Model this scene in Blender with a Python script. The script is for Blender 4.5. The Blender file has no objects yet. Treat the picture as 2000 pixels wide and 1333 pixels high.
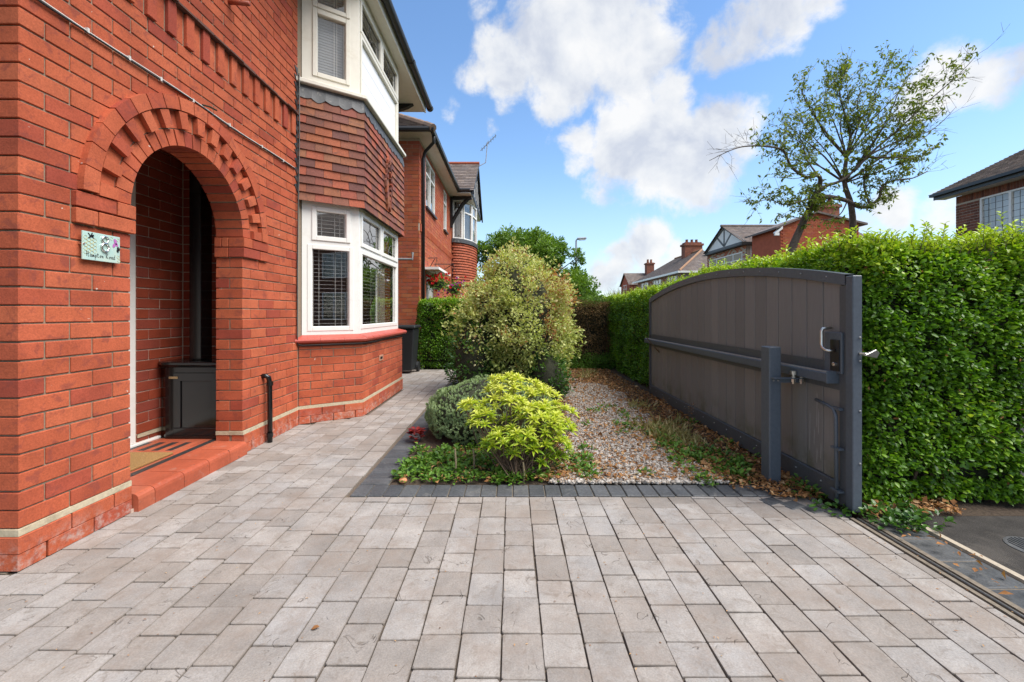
import bpy, math, random
import numpy as np
from mathutils import Vector, Matrix
R = random.Random(7)
G = np.random.default_rng(11)
rad = math.radians
SC = bpy.context.scene
COL = SC.collection

# ------------------------------------------------------------ camera, sky, sun, exposure
CAMZ = 1.16
cam = bpy.data.cameras.new('camera')
cam.lens = 14.94; cam.sensor_width = 36.0; cam.sensor_fit = 'HORIZONTAL'
cam.shift_y = -0.0273; cam.clip_start = 0.02; cam.clip_end = 3000
camo = bpy.data.objects.new('camera', cam); COL.objects.link(camo)
camo.location = (0, 0, CAMZ); camo.rotation_euler = (rad(90), 0, 0)
SC.camera = camo
SC.view_settings.view_transform = 'Standard'; SC.view_settings.look = 'None'
SC.view_settings.gamma = 1.0; SC.view_settings.exposure = 0.9
try: SC.view_settings.use_curve_mapping = False
except Exception: pass
SUN_EL, SUN_AZ = 56.0, 110.0          # degrees, azimuth from +Y towards +X
W = bpy.data.worlds.new('World'); SC.world = W; W.use_nodes = True

class NT:
    def __init__(s, tree): s.t = tree; s.n = tree.nodes; s.l = tree.links
    def new(s, kind, **kw):
        n = s.n.new(kind)
        for k, v in kw.items():
            if k == 'inp':
                for a, b in v.items():
                    if hasattr(b, 'is_output') or isinstance(b, bpy.types.NodeSocket): s.l.new(b, n.inputs[a])
                    else: n.inputs[a].default_value = b
            else: setattr(n, k, v)
        return n
    def math(s, op, a, b=0.0, c=None, clamp=False):
        d = {0: a, 1: b}
        if c is not None: d[2] = c
        n = s.new('ShaderNodeMath', operation=op, inp=d); n.use_clamp = clamp
        return n.outputs[0]
    def mix(s, f, a, b, mode='MIX'):
        n = s.new('ShaderNodeMix', data_type='RGBA', blend_type=mode)
        for i, v in ((0, f), (6, a), (7, b)):
            if isinstance(v, bpy.types.NodeSocket): s.l.new(v, n.inputs[i])
            elif i == 0: n.inputs[i].default_value = v
            else: n.inputs[i].default_value = tuple(v) + ((1.0,) if len(v) == 3 else ())
        return n.outputs[2]
    def ramp(s, f, stops, interp='LINEAR'):
        n = s.new('ShaderNodeValToRGB'); e = n.color_ramp.elements; n.color_ramp.interpolation = interp
        while len(e) < len(stops): e.new(0.5)
        for q, (p, c) in zip(e, stops):
            q.position = p; q.color = tuple(c) + (1.0,) if len(c) == 3 else c
        s.l.new(f, n.inputs[0]); return n.outputs[0]
    def noise(s, vec, scale, detail=4.0, rough=0.55, dist=0.0, out=0):
        n = s.new('ShaderNodeTexNoise', inp={'Scale': scale, 'Detail': detail, 'Roughness': rough, 'Distortion': dist})
        if vec is not None: s.l.new(vec, n.inputs['Vector'])
        return n.outputs[out]
    def mapr(s, v, a, b, c=0.0, d=1.0, smooth=True):
        n = s.new('ShaderNodeMapRange', interpolation_type='SMOOTHSTEP' if smooth else 'LINEAR',
                  inp={'Value': v, 'From Min': a, 'From Max': b, 'To Min': c, 'To Max': d}); return n.outputs[0]
    def vm(s, op, a, b=None):
        n = s.new('ShaderNodeVectorMath', operation=op)
        for i, v in enumerate((a, b)):
            if v is None: continue
            if isinstance(v, bpy.types.NodeSocket): s.l.new(v, n.inputs[i])
            else: n.inputs[i].default_value = v
        return n.outputs['Value'] if op in ('DISTANCE', 'LENGTH', 'DOT_PRODUCT') else n.outputs[0]

def build_sky():
    t = NT(W.node_tree)
    for n in list(t.n): t.n.remove(n)
    sky = t.new('ShaderNodeTexSky', sky_type='NISHITA', sun_disc=False, sun_elevation=rad(SUN_EL), sun_rotation=rad(SUN_AZ),
                altitude=0.0, air_density=1.0, dust_density=0.2, ozone_density=1.3)
    tc = t.new('ShaderNodeTexCoord'); d = tc.outputs['Generated']
    warp = t.new('ShaderNodeTexNoise', inp={'Scale': 5.0, 'Detail': 3.0, 'Roughness': 0.55}); t.l.new(d, warp.inputs['Vector'])
    w = t.vm('SUBTRACT', warp.outputs['Color'], (0.5, 0.5, 0.5))
    sc = t.new('ShaderNodeVectorMath', operation='SCALE', inp={0: w, 'Scale': 0.11})
    dd = t.vm('ADD', d, sc.outputs[0])
    # cumulus heaps: azimuth, elevation (degrees), angular radius, weight
    heaps = [(8.9, 32.8, 0.198, 1), (0.0, 29.6, 0.105, 0.9), (-4.8, 28.2, 0.062, 0.7), (16.1, 30.2, 0.135, 1), (19.3, 25.1, 0.098, 0.85), (16.1, 20.4, 0.151, 1), (10.2, 21.2, 0.078, 0.9), (21.7, 18.1, 0.136, 1), (19.3, 15.9, 0.094, 0.9), (25.7, 21.4, 0.100, 0.8), (28.7, 22.2, 0.065, 0.65), (17.4, 14.6, 0.054, 0.7), (26.8, 29.8, 0.090, 0.85), (31.1, 30.1, 0.102, 0.75), (35.2, 30.2, 0.058, 0.65), (45.7, 20.4, 0.071, 0.85), (48.3, 19.7, 0.067, 0.85), (50.0, 20.1, 0.047, 0.85), (43.6, 19.8, 0.043, 0.55), (17.5, 8.2, 0.077, 1), (14.3, 6.9, 0.066, 0.9), (21.4, 6.7, 0.060, 0.8), (12.6, 4.8, 0.078, 0.8), (16.8, 4.2, 0.076, 0.75), (42.5, 10.2, 0.056, 0.75), (45.7, 8.7, 0.052, 0.75), (40.1, 9.5, 0.050, 0.6), (34.0, 9.7, 0.076, 0.5), (-3.8, 35.4, 0.038, 0.55), (-2.8, 23.8, 0.031, 0.5), (-8.9, 25.6, 0.032, 0.5), (47.3, 14.3, 0.041, 0.4), (8.2, 27.3, 0.102, 0.9)]
    tot = None
    for az, el, r, wt in heaps:
        c = (math.sin(rad(az)) * math.cos(rad(el)), math.cos(rad(az)) * math.cos(rad(el)), math.sin(rad(el)))
        f = t.mapr(t.vm('DISTANCE', dd, c), r * 1.22, r * 0.2, 0.0, wt)
        tot = f if tot is None else t.math('SMOOTH_MAX', tot, f, 0.12)
    # the same broken cumulus over the rest of the sky
    big = t.noise(dd, 2.1, 3.0, 0.5)
    gen = t.mapr(big, 0.42, 0.62, 0.0, 1.0)
    sep = t.new('ShaderNodeSeparateXYZ', inp={0: d})
    back = t.mapr(sep.outputs[1], 0.52, 0.25)
    tot = t.math('SMOOTH_MAX', tot, t.math('MULTIPLY', gen, back), 0.05)
    fb = t.noise(d, 11.0, 12.0, 0.64, 0.2)
    dens = t.math('ADD', tot, t.math('MULTIPLY', t.math('SUBTRACT', fb, 0.5), 1.55))
    dens = t.mapr(dens, 0.30, 0.78)
    core = t.noise(t.vm('ADD', d, (0.0, 0.0, 0.035)), 6.5, 8.0, 0.55, 0.2)
    ccol = t.ramp(core, [(0.36, (3.5, 3.75, 4.3)), (0.46, (4.5, 4.65, 4.9)), (0.56, (5.3, 5.3, 5.3))])
    lum = t.new('ShaderNodeHueSaturation', inp={'Hue': 0.5, 'Saturation': 1.12, 'Value': 1.38, 'Color': sky.outputs[0]})
    haze = t.mapr(sep.outputs[2], 0.0, 0.36, 0.55, 0.0)
    skc = t.mix(haze, lum.outputs[0], (2.9, 3.9, 4.8))
    col = t.mix(t.math('MULTIPLY', dens, 0.96), skc, ccol)
    bg = t.new('ShaderNodeBackground', inp={'Color': col, 'Strength': 0.10})
    o = t.new('ShaderNodeOutputWorld'); t.l.new(bg.outputs[0], o.inputs[0])
build_sky()
sun = bpy.data.lights.new('sun', 'SUN'); sun.energy = 3.5; sun.angle = rad(46); sun.color = (1.0, 0.945, 0.86)
suno = bpy.data.objects.new('sun', sun); COL.objects.link(suno)
sd = Vector((math.sin(rad(SUN_AZ)) * math.cos(rad(SUN_EL)), math.cos(rad(SUN_AZ)) * math.cos(rad(SUN_EL)), math.sin(rad(SUN_EL))))
suno.rotation_euler = sd.to_track_quat('Z', 'Y').to_euler(); suno.location = sd * 60

# ------------------------------------------------------------ object helpers
WM = {}
def world(o): return WM.get(o.name, Matrix.Identity(4))
def link(o, parent=None, mw=None):
    COL.objects.link(o)
    mw = mw or Matrix.Identity(4)
    if parent is not None:
        o.parent = parent
        o.matrix_parent_inverse = world(parent).inverted()
    o.matrix_basis = mw
    WM[o.name] = mw
    return o
def tag(o, label=None, cat=None, group=None, kind=None):
    for k, v in (('label', label), ('category', cat), ('group', group), ('kind', kind)):
        if v: o[k] = v
    return o
def thing(name, loc, label, cat, group=None):
    o = bpy.data.objects.new(name, None); o.empty_display_size = 0.1
    link(o, None, Matrix.Translation(loc))
    return tag(o, label, cat, group)
def obj(name, me, mat=None, parent=None, mw=None, **kw):
    if mat is not None and not me.materials: me.materials.append(mat)
    o = bpy.data.objects.new(name, me); link(o, parent, mw)
    return tag(o, **kw)

class MB:
    """collects polygons in world coordinates"""
    def __init__(s): s.v = []; s.f = []; s.tint = []
    def add(s, vs, fs, tint=0.5):
        b = len(s.v); s.v += [tuple(q) for q in vs]; s.f += [[i + b for i in f] for f in fs]; s.tint += [tint] * len(vs)
    def box(s, a, b, tint=0.5):
        (x0, y0, z0), (x1, y1, z1) = a, b
        x0, x1 = min(x0, x1), max(x0, x1); y0, y1 = min(y0, y1), max(y0, y1); z0, z1 = min(z0, z1), max(z0, z1)
        s.add([(x0,y0,z0),(x1,y0,z0),(x1,y1,z0),(x0,y1,z0),(x0,y0,z1),(x1,y0,z1),(x1,y1,z1),(x0,y1,z1)], BOXF, tint)
    def obox(s, o, X, Y, Z, sz, tint=0.5):
        """box from corner o along unit axes X,Y,Z with sizes"""
        o = Vector(o); X = Vector(X) * sz[0]; Y = Vector(Y) * sz[1]; Z = Vector(Z) * sz[2]
        vs = [o, o+X, o+X+Y, o+Y, o+Z, o+X+Z, o+X+Y+Z, o+Y+Z]
        fs = BOXF if X.cross(Y).dot(Z) > 0 else [f[::-1] for f in BOXF]
        s.add(vs, fs, tint)
    def prism(s, pts, off, tint=0.5):
        """polygon pts extruded by vector off"""
        pts = [Vector(p) for p in pts]; off = Vector(off); n = len(pts)
        nrm = Vector((0, 0, 0))
        for i in range(n): nrm += pts[i].cross(pts[(i+1) % n])
        if nrm.dot(off) > 0: pts = pts[::-1]
        vs = pts + [p + off for p in pts]
        fs = [list(range(n)), list(range(2*n-1, n-1, -1))] + [[i, i+n, (i+1) % n + n, (i+1) % n] for i in range(n)]
        s.add(vs, fs, tint)
    def tube(s, path, rs, n=6, tint=0.5, caps=True):
        path = [Vector(p) for p in path]
        if not hasattr(rs, '__len__'): rs = [rs] * len(path)
        b = len(s.v); up = None
        for i, p in enumerate(path):
            d = (path[min(i+1, len(path)-1)] - path[max(i-1, 0)])
            d = d.normalized() if d.length > 1e-9 else Vector((0, 0, 1))
            if up is None:
                up = Vector((0, 0, 1)) if abs(d.z) < 0.9 else Vector((1, 0, 0))
            x = up.cross(d)
            x = x.normalized() if x.length > 1e-6 else Vector((1, 0, 0))
            y = d.cross(x); up = y
            for k in range(n):
                a = 2 * math.pi * k / n
                s.v.append(tuple(p + (x * math.cos(a) + y * math.sin(a)) * rs[i])); s.tint.append(tint)
        for i in range(len(path) - 1):
            for k in range(n):
                s.f.append([b+i*n+k, b+i*n+(k+1) % n, b+(i+1)*n+(k+1) % n, b+(i+1)*n+k])
        if caps:
            s.f.append([b+k for k in range(n-1, -1, -1)]); e = b+(len(path)-1)*n
            s.f.append([e+k for k in range(n)])
    def lathe(s, c, prof, n=16, tint=0.5):
        """prof: (radius, z) pairs about vertical axis at c"""
        b = len(s.v)
        for r, z in prof:
            for k in range(n):
                a = 2*math.pi*k/n; s.v.append((c[0]+r*math.cos(a), c[1]+r*math.sin(a), c[2]+z)); s.tint.append(tint)
        for i in range(len(prof)-1):
            for k in range(n): s.f.append([b+i*n+k, b+i*n+(k+1) % n, b+(i+1)*n+(k+1) % n, b+(i+1)*n+k])
        s.f.append([b+k for k in range(n-1, -1, -1)]); e = b+(len(prof)-1)*n; s.f.append([e+k for k in range(n)])
    def mesh(s, name, smooth=False, tint=False):
        me = bpy.data.meshes.new(name); me.from_pydata(s.v, [], s.f)
        if tint:
            a = me.attributes.new('tint', 'FLOAT', 'POINT'); a.data.foreach_set('value', np.array(s.tint, dtype=np.float32))
        if smooth: me.polygons.foreach_set('use_smooth', [True] * len(me.polygons))
        me.update(); return me
    def obj(s, name, mat, parent=None, smooth=False, tint=False, bevel=0.0, **kw):
        me = s.mesh(name, smooth, tint)
        if bevel:
            import bmesh
            bm = bmesh.new(); bm.from_mesh(me)
            es = [e for e in bm.edges if len(e.link_faces) == 2 and e.calc_face_angle(0) > 0.5]
            bmesh.ops.bevel(bm, geom=es, offset=bevel, segments=1, affect='EDGES', clamp_overlap=True)
            bm.to_mesh(me); bm.free()
        return obj(name, me, mat, parent, **kw)
BOXF = [[3,2,1,0],[4,5,6,7],[0,1,5,4],[1,2,6,5],[2,3,7,6],[3,0,4,7]]

def np_mesh(name, V, F, tint=None, smooth=False):
    """V (n,3), F (m,k) constant face size"""
    me = bpy.data.meshes.new(name); m, k = F.shape
    me.vertices.add(len(V)); me.vertices.foreach_set('co', np.ascontiguousarray(V, dtype=np.float32).ravel())
    me.loops.add(m * k); me.loops.foreach_set('vertex_index', np.ascontiguousarray(F, dtype=np.int32).ravel())
    me.polygons.add(m); me.polygons.foreach_set('loop_start', np.arange(0, m * k, k, dtype=np.int32))
    try: me.polygons.foreach_set('loop_total', np.full(m, k, dtype=np.int32))
    except Exception: pass
    if tint is not None:
        a = me.attributes.new('tint', 'FLOAT', 'POINT'); a.data.foreach_set('value', np.ascontiguousarray(tint, dtype=np.float32))
    if smooth: me.polygons.foreach_set('use_smooth', np.ones(m, dtype=bool))
    me.update(calc_edges=True); me.validate(); return me
def unit(a): return a / np.maximum(np.linalg.norm(a, axis=1, keepdims=True), 1e-9)
LEAF_V = np.array([(0,0,0),(-.46,.36,.10),(.46,.36,.10),(0,.48,0),(-.40,.72,.06),(.40,.72,.06),(0,1,-.10)], dtype=np.float32)
LEAF_F = np.array([(0,2,3),(0,3,1),(3,2,5),(1,3,4),(3,5,6),(4,3,6)])
LEAF4_V = np.array([(0,0,0),(-.5,.5,.10),(.5,.5,.10),(0,.52,0),(0,1,-.08)], dtype=np.float32)
LEAF4_F = np.array([(0,2,3),(0,3,1),(3,2,4),(1,3,4)])
LEAF2_V = np.array([(0,0,0),(-.5,.5,0),(.5,.5,.12),(0,1,-.05)], dtype=np.float32)
LEAF2_F = np.array([(0,2,3),(0,3,1)])
def scatter(P, D, U, L, Wd, tint, tv=LEAF4_V, tf=LEAF4_F):
    P = np.asarray(P, dtype=np.float64); n = len(P)
    y = unit(np.asarray(D, dtype=np.float64)); x = unit(np.cross(y, np.asarray(U, dtype=np.float64))); z = np.cross(x, y)
    L = np.broadcast_to(L, n)[:, None, None]; Wd = np.broadcast_to(Wd, n)[:, None, None]
    V = P[:, None, :] + x[:, None, :]*tv[None, :, 0:1]*Wd + y[:, None, :]*tv[None, :, 1:2]*L + z[:, None, :]*tv[None, :, 2:3]*L
    k = len(tv); F = tf[None] + (np.arange(n)*k)[:, None, None]
    return V.reshape(-1, 3), F.reshape(-1, tf.shape[1]), np.repeat(np.broadcast_to(tint, n), k)
def join(parts):
    Vs, Fs, Ts = [], [], []; b = 0
    for V, F, T in parts:
        Vs.append(V); Fs.append(F + b); Ts.append(T); b += len(V)
    return np.concatenate(Vs), np.concatenate(Fs), np.concatenate(Ts)
def rnd(n, a=0., b=1.): return G.uniform(a, b, n)
def wob(P, s=1.0, seed=0.):
    """cheap smooth noise in [-1,1]"""
    x, y, z = P[:, 0]*s+seed, P[:, 1]*s+seed*1.7, P[:, 2]*s+seed*.6
    return (np.sin(2.1*x+1.3*np.sin(1.7*y+z))+np.sin(2.7*y+1.1*np.sin(2.3*z+x)+2)+np.sin(3.1*z+1.2*np.sin(1.9*x+y)+4))/3

# ------------------------------------------------------------ materials
def mk(name, rough=0.7, spec=0.3, metal=0.0):
    m = bpy.data.materials.new(name); m.use_nodes = True; t = NT(m.node_tree)
    b = t.n['Principled BSDF']; b.inputs['Roughness'].default_value = rough; b.inputs['Metallic'].default_value = metal
    b.inputs['Specular IOR Level'].default_value = spec
    return m, t, b
def pos(t): return t.new('ShaderNodeNewGeometry').outputs['Position']
def bump(t, b, h, strength=0.3, dist=0.01):
    n = t.new('ShaderNodeBump', inp={'Strength': strength, 'Distance': dist, 'Height': h}); t.l.new(n.outputs[0], b.inputs['Normal'])
def tintv(t):
    a = t.new('ShaderNodeAttribute', attribute_name='tint'); oi = t.new('ShaderNodeObjectInfo')
    return t.math('FRACT', t.math('ADD', a.outputs['Fac'], oi.outputs['Random']))
def m_piece(name, stops, rough=.75, grain=60., amt=.25, bmp=.25, bd=.004, spots=None, salt=False, spec=.3, blotch=None):
    m, t, b = mk(name, rough, spec); p = pos(t)
    c = t.ramp(tintv(t), stops)
    n1 = t.noise(p, grain, 5, .6); n2 = t.noise(p, 5.0, 4, .6)
    c = t.mix(1.0, c, t.ramp(n1, [(.25, (1-amt,)*3), (.75, (1+amt*.6,)*3)]), 'MULTIPLY')
    c = t.mix(1.0, c, t.ramp(n2, [(.3, (1-amt*.8,)*3), (.7, (1+amt*.4,)*3)]), 'MULTIPLY')
    if blotch:
        bl = t.mapr(t.noise(p, blotch[1], 6, .65, .6), blotch[2], blotch[2]+.12)
        c = t.mix(t.math('MULTIPLY', bl, blotch[3]), c, blotch[0])
    if spots:
        s = t.mapr(t.noise(p, spots[1], 3, .5), spots[2], spots[2]+.04)
        c = t.mix(s, c, spots[0])
    if salt:
        z = t.new('ShaderNodeSeparateXYZ', inp={0: p}).outputs[2]
        k = t.math('MULTIPLY', t.mapr(t.noise(p, 22., 6, .7), .42, .72), t.mapr(z, .16, .02, 0, .65))
        c = t.mix(k, c, (.46, .42, .38))
    t.l.new(c, b.inputs['Base Color'])
    bump(t, b, n1, bmp, bd)
    return m
def m_plain(name, col, rough=.5, grain=30., amt=.12, bmp=.08, metal=0., spec=.4, dirt=None, bd=.003):
    m, t, b = mk(name, rough, spec, metal); p = pos(t)
    n1 = t.noise(p, grain, 5, .6)
    c = t.mix(1.0, tuple(col), t.ramp(n1, [(.25, (1-amt,)*3), (.75, (1+amt*.5,)*3)]), 'MULTIPLY')
    if dirt:
        c = t.mix(t.math('MULTIPLY', t.mapr(t.noise(p, dirt[1], 6, .65, .5), dirt[2], dirt[2]+.2), dirt[3]), c, dirt[0])
    t.l.new(c, b.inputs['Base Color'])
    if bmp: bump(t, b, n1, bmp, bd)
    return m
def m_leaf(name, stops, rough=.45, trans=.35, spec=.35):
    m, t, b = mk(name, rough, spec)
    a = t.new('ShaderNodeAttribute', attribute_name='tint').outputs['Fac']
    c = t.ramp(a, stops)
    c = t.mix(1.0, c, t.ramp(t.noise(pos(t), 45., 2), [(.3, (.75,)*3), (.7, (1.15,)*3)]), 'MULTIPLY')
    t.l.new(c, b.inputs['Base Color'])
    tr = t.new('ShaderNodeBsdfTranslucent'); t.l.new(t.mix(1.0, c, (1.25, 1.3, .55), 'MULTIPLY'), tr.inputs[0])
    mx = t.new('ShaderNodeMixShader', inp={0: trans}); t.l.new(b.outputs[0], mx.inputs[1]); t.l.new(tr.outputs[0], mx.inputs[2])
    t.l.new(mx.outputs[0], t.n['Material Output'].inputs[0]); return m
def m_glass(name, base=.06, rough=0.0, tintc=(1, 1, 1)):
    m, t, b = mk(name); t.n.remove(b)
    tr = t.new('ShaderNodeBsdfTransparent', inp={0: tuple(tintc)+(1,)}); g = t.new('ShaderNodeBsdfGlossy', inp={'Roughness': rough})
    fr = t.new('ShaderNodeFresnel', inp={'IOR': 1.5})
    f = t.math('ADD', t.math('MULTIPLY', fr.outputs[0], 1.5), base, clamp=True)
    f = t.math('MULTIPLY', f, t.math('SUBTRACT', 1.0, t.new('ShaderNodeNewGeometry').outputs['Backfacing']))
    mx = t.new('ShaderNodeMixShader', inp={0: f}); t.l.new(tr.outputs[0], mx.inputs[1]); t.l.new(g.outputs[0], mx.inputs[2])
    t.l.new(mx.outputs[0], t.n['Material Output'].inputs[0]); return m

BR = [(0, (.34, .074, .040)), (.1, (.43, .098, .047)), (.45, (.475, .114, .053)), (.75, (.50, .130, .062)), (.92, (.45, .100, .050)), (1, (.33, .066, .042))]
M = {}
M['brick'] = m_piece('red_brick', BR, .88, 120., .26, .45, .003, spec=.18, spots=((.62, .50, .42), 26., .74), salt=True, blotch=((.21, .055, .042), 14., .53, .55))
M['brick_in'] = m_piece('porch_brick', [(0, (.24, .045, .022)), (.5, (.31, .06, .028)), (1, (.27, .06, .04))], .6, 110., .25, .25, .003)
M['brick_n'] = m_piece('neighbour_brick', [(0, (.36, .08, .035)), (.3, (.44, .11, .045)), (.6, (.40, .10, .06)), (1, (.46, .15, .06))], .85, 60., .2, .2)
M['brick_d'] = m_piece('brown_brick', [(0, (.12, .048, .034)), (.5, (.19, .072, .045)), (1, (.25, .092, .052))], .85, 60., .2, .2)
M['mortar'] = m_plain('mortar', (.27, .205, .145), .95, 70., .3, .5, bd=.004)
M['chimney'] = m_piece('sooty_brick', [(0, (.22, .085, .055)), (.5, (.27, .10, .06)), (1, (.30, .13, .08))], .85, 14., .35, .3, blotch=((.10, .06, .05), 3., .5, .6))
M['mortar_n'] = m_plain('pale_mortar', (.44, .38, .30), .95, 40., .2, .3)
M['mortar_p'] = m_plain('pinkish_mortar', (.50, .39, .32), .95, 40., .2, .3)
M['band'] = m_plain('cream_stone_band', (.50, .43, .30), .9, 50., .25, .5, dirt=((.25, .2, .13), 9., .5, .5))
M['tile'] = m_piece('clay_tile', [(0, (.13, .05, .042)), (.18, (.20, .07, .045)), (.38, (.27, .085, .042)), (.55, (.30, .12, .058)), (.7, (.19, .07, .055)), (.86, (.36, .085, .045)), (1, (.33, .10, .04))], .7, 70., .3, .25, .003, blotch=((.10, .05, .04), 10., .55, .6))
M['tile_n'] = m_piece('neighbour_tile', [(0, (.30, .07, .03)), (.5, (.40, .10, .045)), (1, (.34, .09, .05))], .75, 60., .25, .2)
M['slate'] = m_piece('grey_brown_slate', [(0, (.13, .10, .085)), (.4, (.19, .15, .13)), (.7, (.15, .125, .115)), (1, (.24, .19, .16))], .75, 40., .3, .2, blotch=((.25, .22, .14), 4., .58, .5))
M['roof_d'] = m_piece('brown_roof_tile', [(0, (.16, .125, .105)), (.5, (.22, .175, .145)), (1, (.28, .21, .17))], .8, 40., .3, .2)
M['paver'] = m_piece('stamped_paver', [(0, (.25, .222, .198)), (.25, (.31, .280, .254)), (.5, (.355, .325, .298)), (.75, (.32, .298, .280)), (1, (.285, .25, .22))], .8, 160., .26, .35, .003, spec=.2)
M['joint'] = m_plain('paver_joint', (.13, .10, .075), .95, 90., .45, .6, dirt=((.16, .12, .08), 30., .5, .7), bd=.004)
M['edging'] = m_piece('slate_grey_block', [(0, (.062, .066, .072)), (.5, (.085, .09, .096)), (1, (.105, .108, .112))], .55, 70., .35, .5, .005, blotch=((.17, .165, .155), 9., .56, .5))
M['quarry'] = m_piece('red_quarry_tile', [(0, (.36, .082, .042)), (.5, (.43, .10, .05)), (1, (.40, .12, .066))], .45, 60., .18, .12, .002, blotch=((.40, .22, .17), 16., .58, .4), spots=((.16, .07, .05), 40., .68), salt=False)
M['tile_black'] = m_plain('black_floor_tile', (.035, .035, .036), .4, 50., .3, .1)
M['silltile'] = m_piece('red_sill_tile', [(0, (.40, .075, .052)), (.5, (.46, .088, .06)), (1, (.42, .07, .05))], .38, 50., .14, .1, .002, blotch=((.30, .06, .045), 10., .56, .5))
M['upvc'] = m_plain('white_upvc', (.80, .79, .75), .35, 12., .05, .02, dirt=((.55, .50, .40), 3., .56, .35))
M['cream'] = m_plain('cream_soffit', (.72, .69, .60), .45, 12., .06, .02, dirt=((.45, .38, .26), 3.5, .56, .35))
M['gutter'] = m_plain('black_plastic', (.022, .022, .024), .38, 20., .2, .05, spec=.5)
M['blackpaint'] = m_plain('black_gloss_paint', (.007, .007, .008), .14, 40., .3, .05, spec=.5, dirt=((.35, .32, .27), 30., .72, .9))
M['lead'] = m_plain('lead_flashing', (.07, .075, .082), .5, 20., .4, .3, spec=.4, dirt=((.30, .29, .26), 14., .54, .7))
M['glass'] = m_glass('window_glass', .26)
M['glass_up'] = m_glass('upper_glass', .10)
M['room'] = m_plain('room_wall', (.16, .14, .12), .9, 5., .1, 0)
M['slat_up'] = m_plain('grey_blind', (.26, .27, .28), .5, 8., .05, 0)
M['slat'] = m_plain('white_blind', (.60, .59, .56), .5, 8., .05, 0)
M['panewhite'] = m_plain('sky_white_pane', (.82, .83, .84), .22, 6., .03, .0, spec=.5)  # opaque white pane: sky reflection and closed blind put into one colour
M['leadline'] = m_plain('lead_came', (.10, .10, .10), .5, 20., .2, 0)
M['gate'] = None
M['steel'] = m_plain('grey_blue_coated_steel', (.085, .102, .125), .42, 60., .18, .08, spec=.45, dirt=((.15, .15, .14), 8., .63, .5))
M['steel_d'] = m_plain('grey_coated_steel', (.078, .084, .094), .45, 60., .2, .08, dirt=((.16, .14, .11), 7., .6, .5))
M['metal'] = m_plain('brushed_steel', (.62, .60, .56), .3, 80., .1, .05, metal=1.0)
M['cable_w'] = m_plain('white_cable', (.62, .60, .56), .5, 20., .2, 0)
M['cable_b'] = m_plain('black_cable', (.02, .02, .02), .5, 20., .2, 0)
M['asphalt'] = m_piece('asphalt', [(0, (.055, .050, .046)), (1, (.055, .050, .046))], .9, 260., .55, .9, .006, spots=((.20, .18, .16), 150., .70), blotch=((.09, .08, .07), 5., .52, .5))
M['kerbstone'] = m_plain('pale_edging_stone', (.42, .36, .28), .9, 60., .25, .4, dirt=((.2, .16, .11), 12., .55, .5))
M['soil'] = m_plain('soil', (.075, .052, .035), .95, 40., .5, .8, bd=.02)
M['lawn'] = m_plain('far_ground', (.06, .075, .03), .95, 3., .4, .3)
M['gravel'] = m_piece('gravel_stone', [(0, (.20, .165, .135)), (.3, (.38, .335, .29)), (.6, (.56, .52, .475)), (.85, (.42, .36, .30)), (1, (.28, .19, .13))], .8, 90., .2, .1)
M['litter'] = m_leaf('dry_leaf', [(0, (.16, .075, .032)), (.35, (.32, .145, .055)), (.65, (.44, .23, .095)), (1, (.55, .38, .21))], .8, .15, .15)
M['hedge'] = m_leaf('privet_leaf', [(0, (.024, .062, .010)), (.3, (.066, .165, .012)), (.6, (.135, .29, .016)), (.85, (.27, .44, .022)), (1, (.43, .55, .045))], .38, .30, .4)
M['hedge_b'] = m_leaf('back_hedge_leaf', [(0, (.015, .035, .010)), (.4, (.035, .085, .014)), (.75, (.075, .155, .018)), (1, (.15, .22, .03))], .45, .25, .3)
M['brownleaf'] = m_leaf('scorched_hedge_leaf', [(0, (.07, .05, .025)), (.5, (.17, .11, .05)), (1, (.25, .17, .07))], .8, .2, .1)
M['pitto'] = m_leaf('variegated_leaf', [(0, (.12, .16, .045)), (.3, (.34, .41, .115)), (.6, (.53, .57, .19)), (.85, (.68, .68, .32)), (.93, (.66, .58, .31)), (1, (.42, .19, .08))], .5, .30, .25)
M['laurel'] = m_leaf('dark_broad_leaf', [(0, (.02, .05, .012)), (.5, (.05, .13, .022)), (1, (.11, .23, .03))], .35, .25, .45)
M['hebe'] = m_leaf('hebe_leaf', [(0, (.08, .13, .055)), (.4, (.19, .275, .12)), (.8, (.32, .42, .20)), (1, (.42, .50, .27))], .5, .2, .25)
M['pieris'] = m_leaf('yellow_leaf', [(0, (.09, .20, .016)), (.35, (.27, .43, .022)), (.65, (.50, .58, .04)), (1, (.76, .75, .20))], .42, .30, .35)
M['weed'] = m_leaf('weed_leaf', [(0, (.03, .075, .016)), (.4, (.08, .175, .024)), (.8, (.15, .29, .035)), (1, (.26, .38, .07))], .5, .3, .3)
M['drygrass'] = m_leaf('dry_grass', [(0, (.26, .25, .08)), (.5, (.42, .36, .16)), (1, (.55, .45, .24))], .7, .3, .2)
M['cherry'] = m_leaf('cherry_leaf', [(0, (.07, .115, .02)), (.5, (.16, .22, .032)), (1, (.29, .33, .05))], .45, .35, .3)
M['treeleaf'] = m_leaf('street_tree_leaf', [(0, (.05, .105, .018)), (.5, (.125, .235, .03)), (1, (.24, .37, .05))], .45, .35, .3)
M['redleaf'] = m_leaf('red_leaf', [(0, (.12, .012, .014)), (1, (.33, .035, .03))], .45, .25, .3)
M['petal'] = m_leaf('petal', [(0, (.55, .02, .015)), (.35, (.7, .03, .03)), (.45, (.5, .02, .25)), (.65, (.45, .03, .4)), (.72, (.8, .75, .75)), (.85, (.8, .75, .75)), (1, (.2, .02, .25))], .6, .3, .2)
M['bark'] = m_plain('bark', (.12, .09, .07), .9, 30., .4, .7, dirt=((.24, .20, .16), 9., .52, .5), bd=.012)
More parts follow.
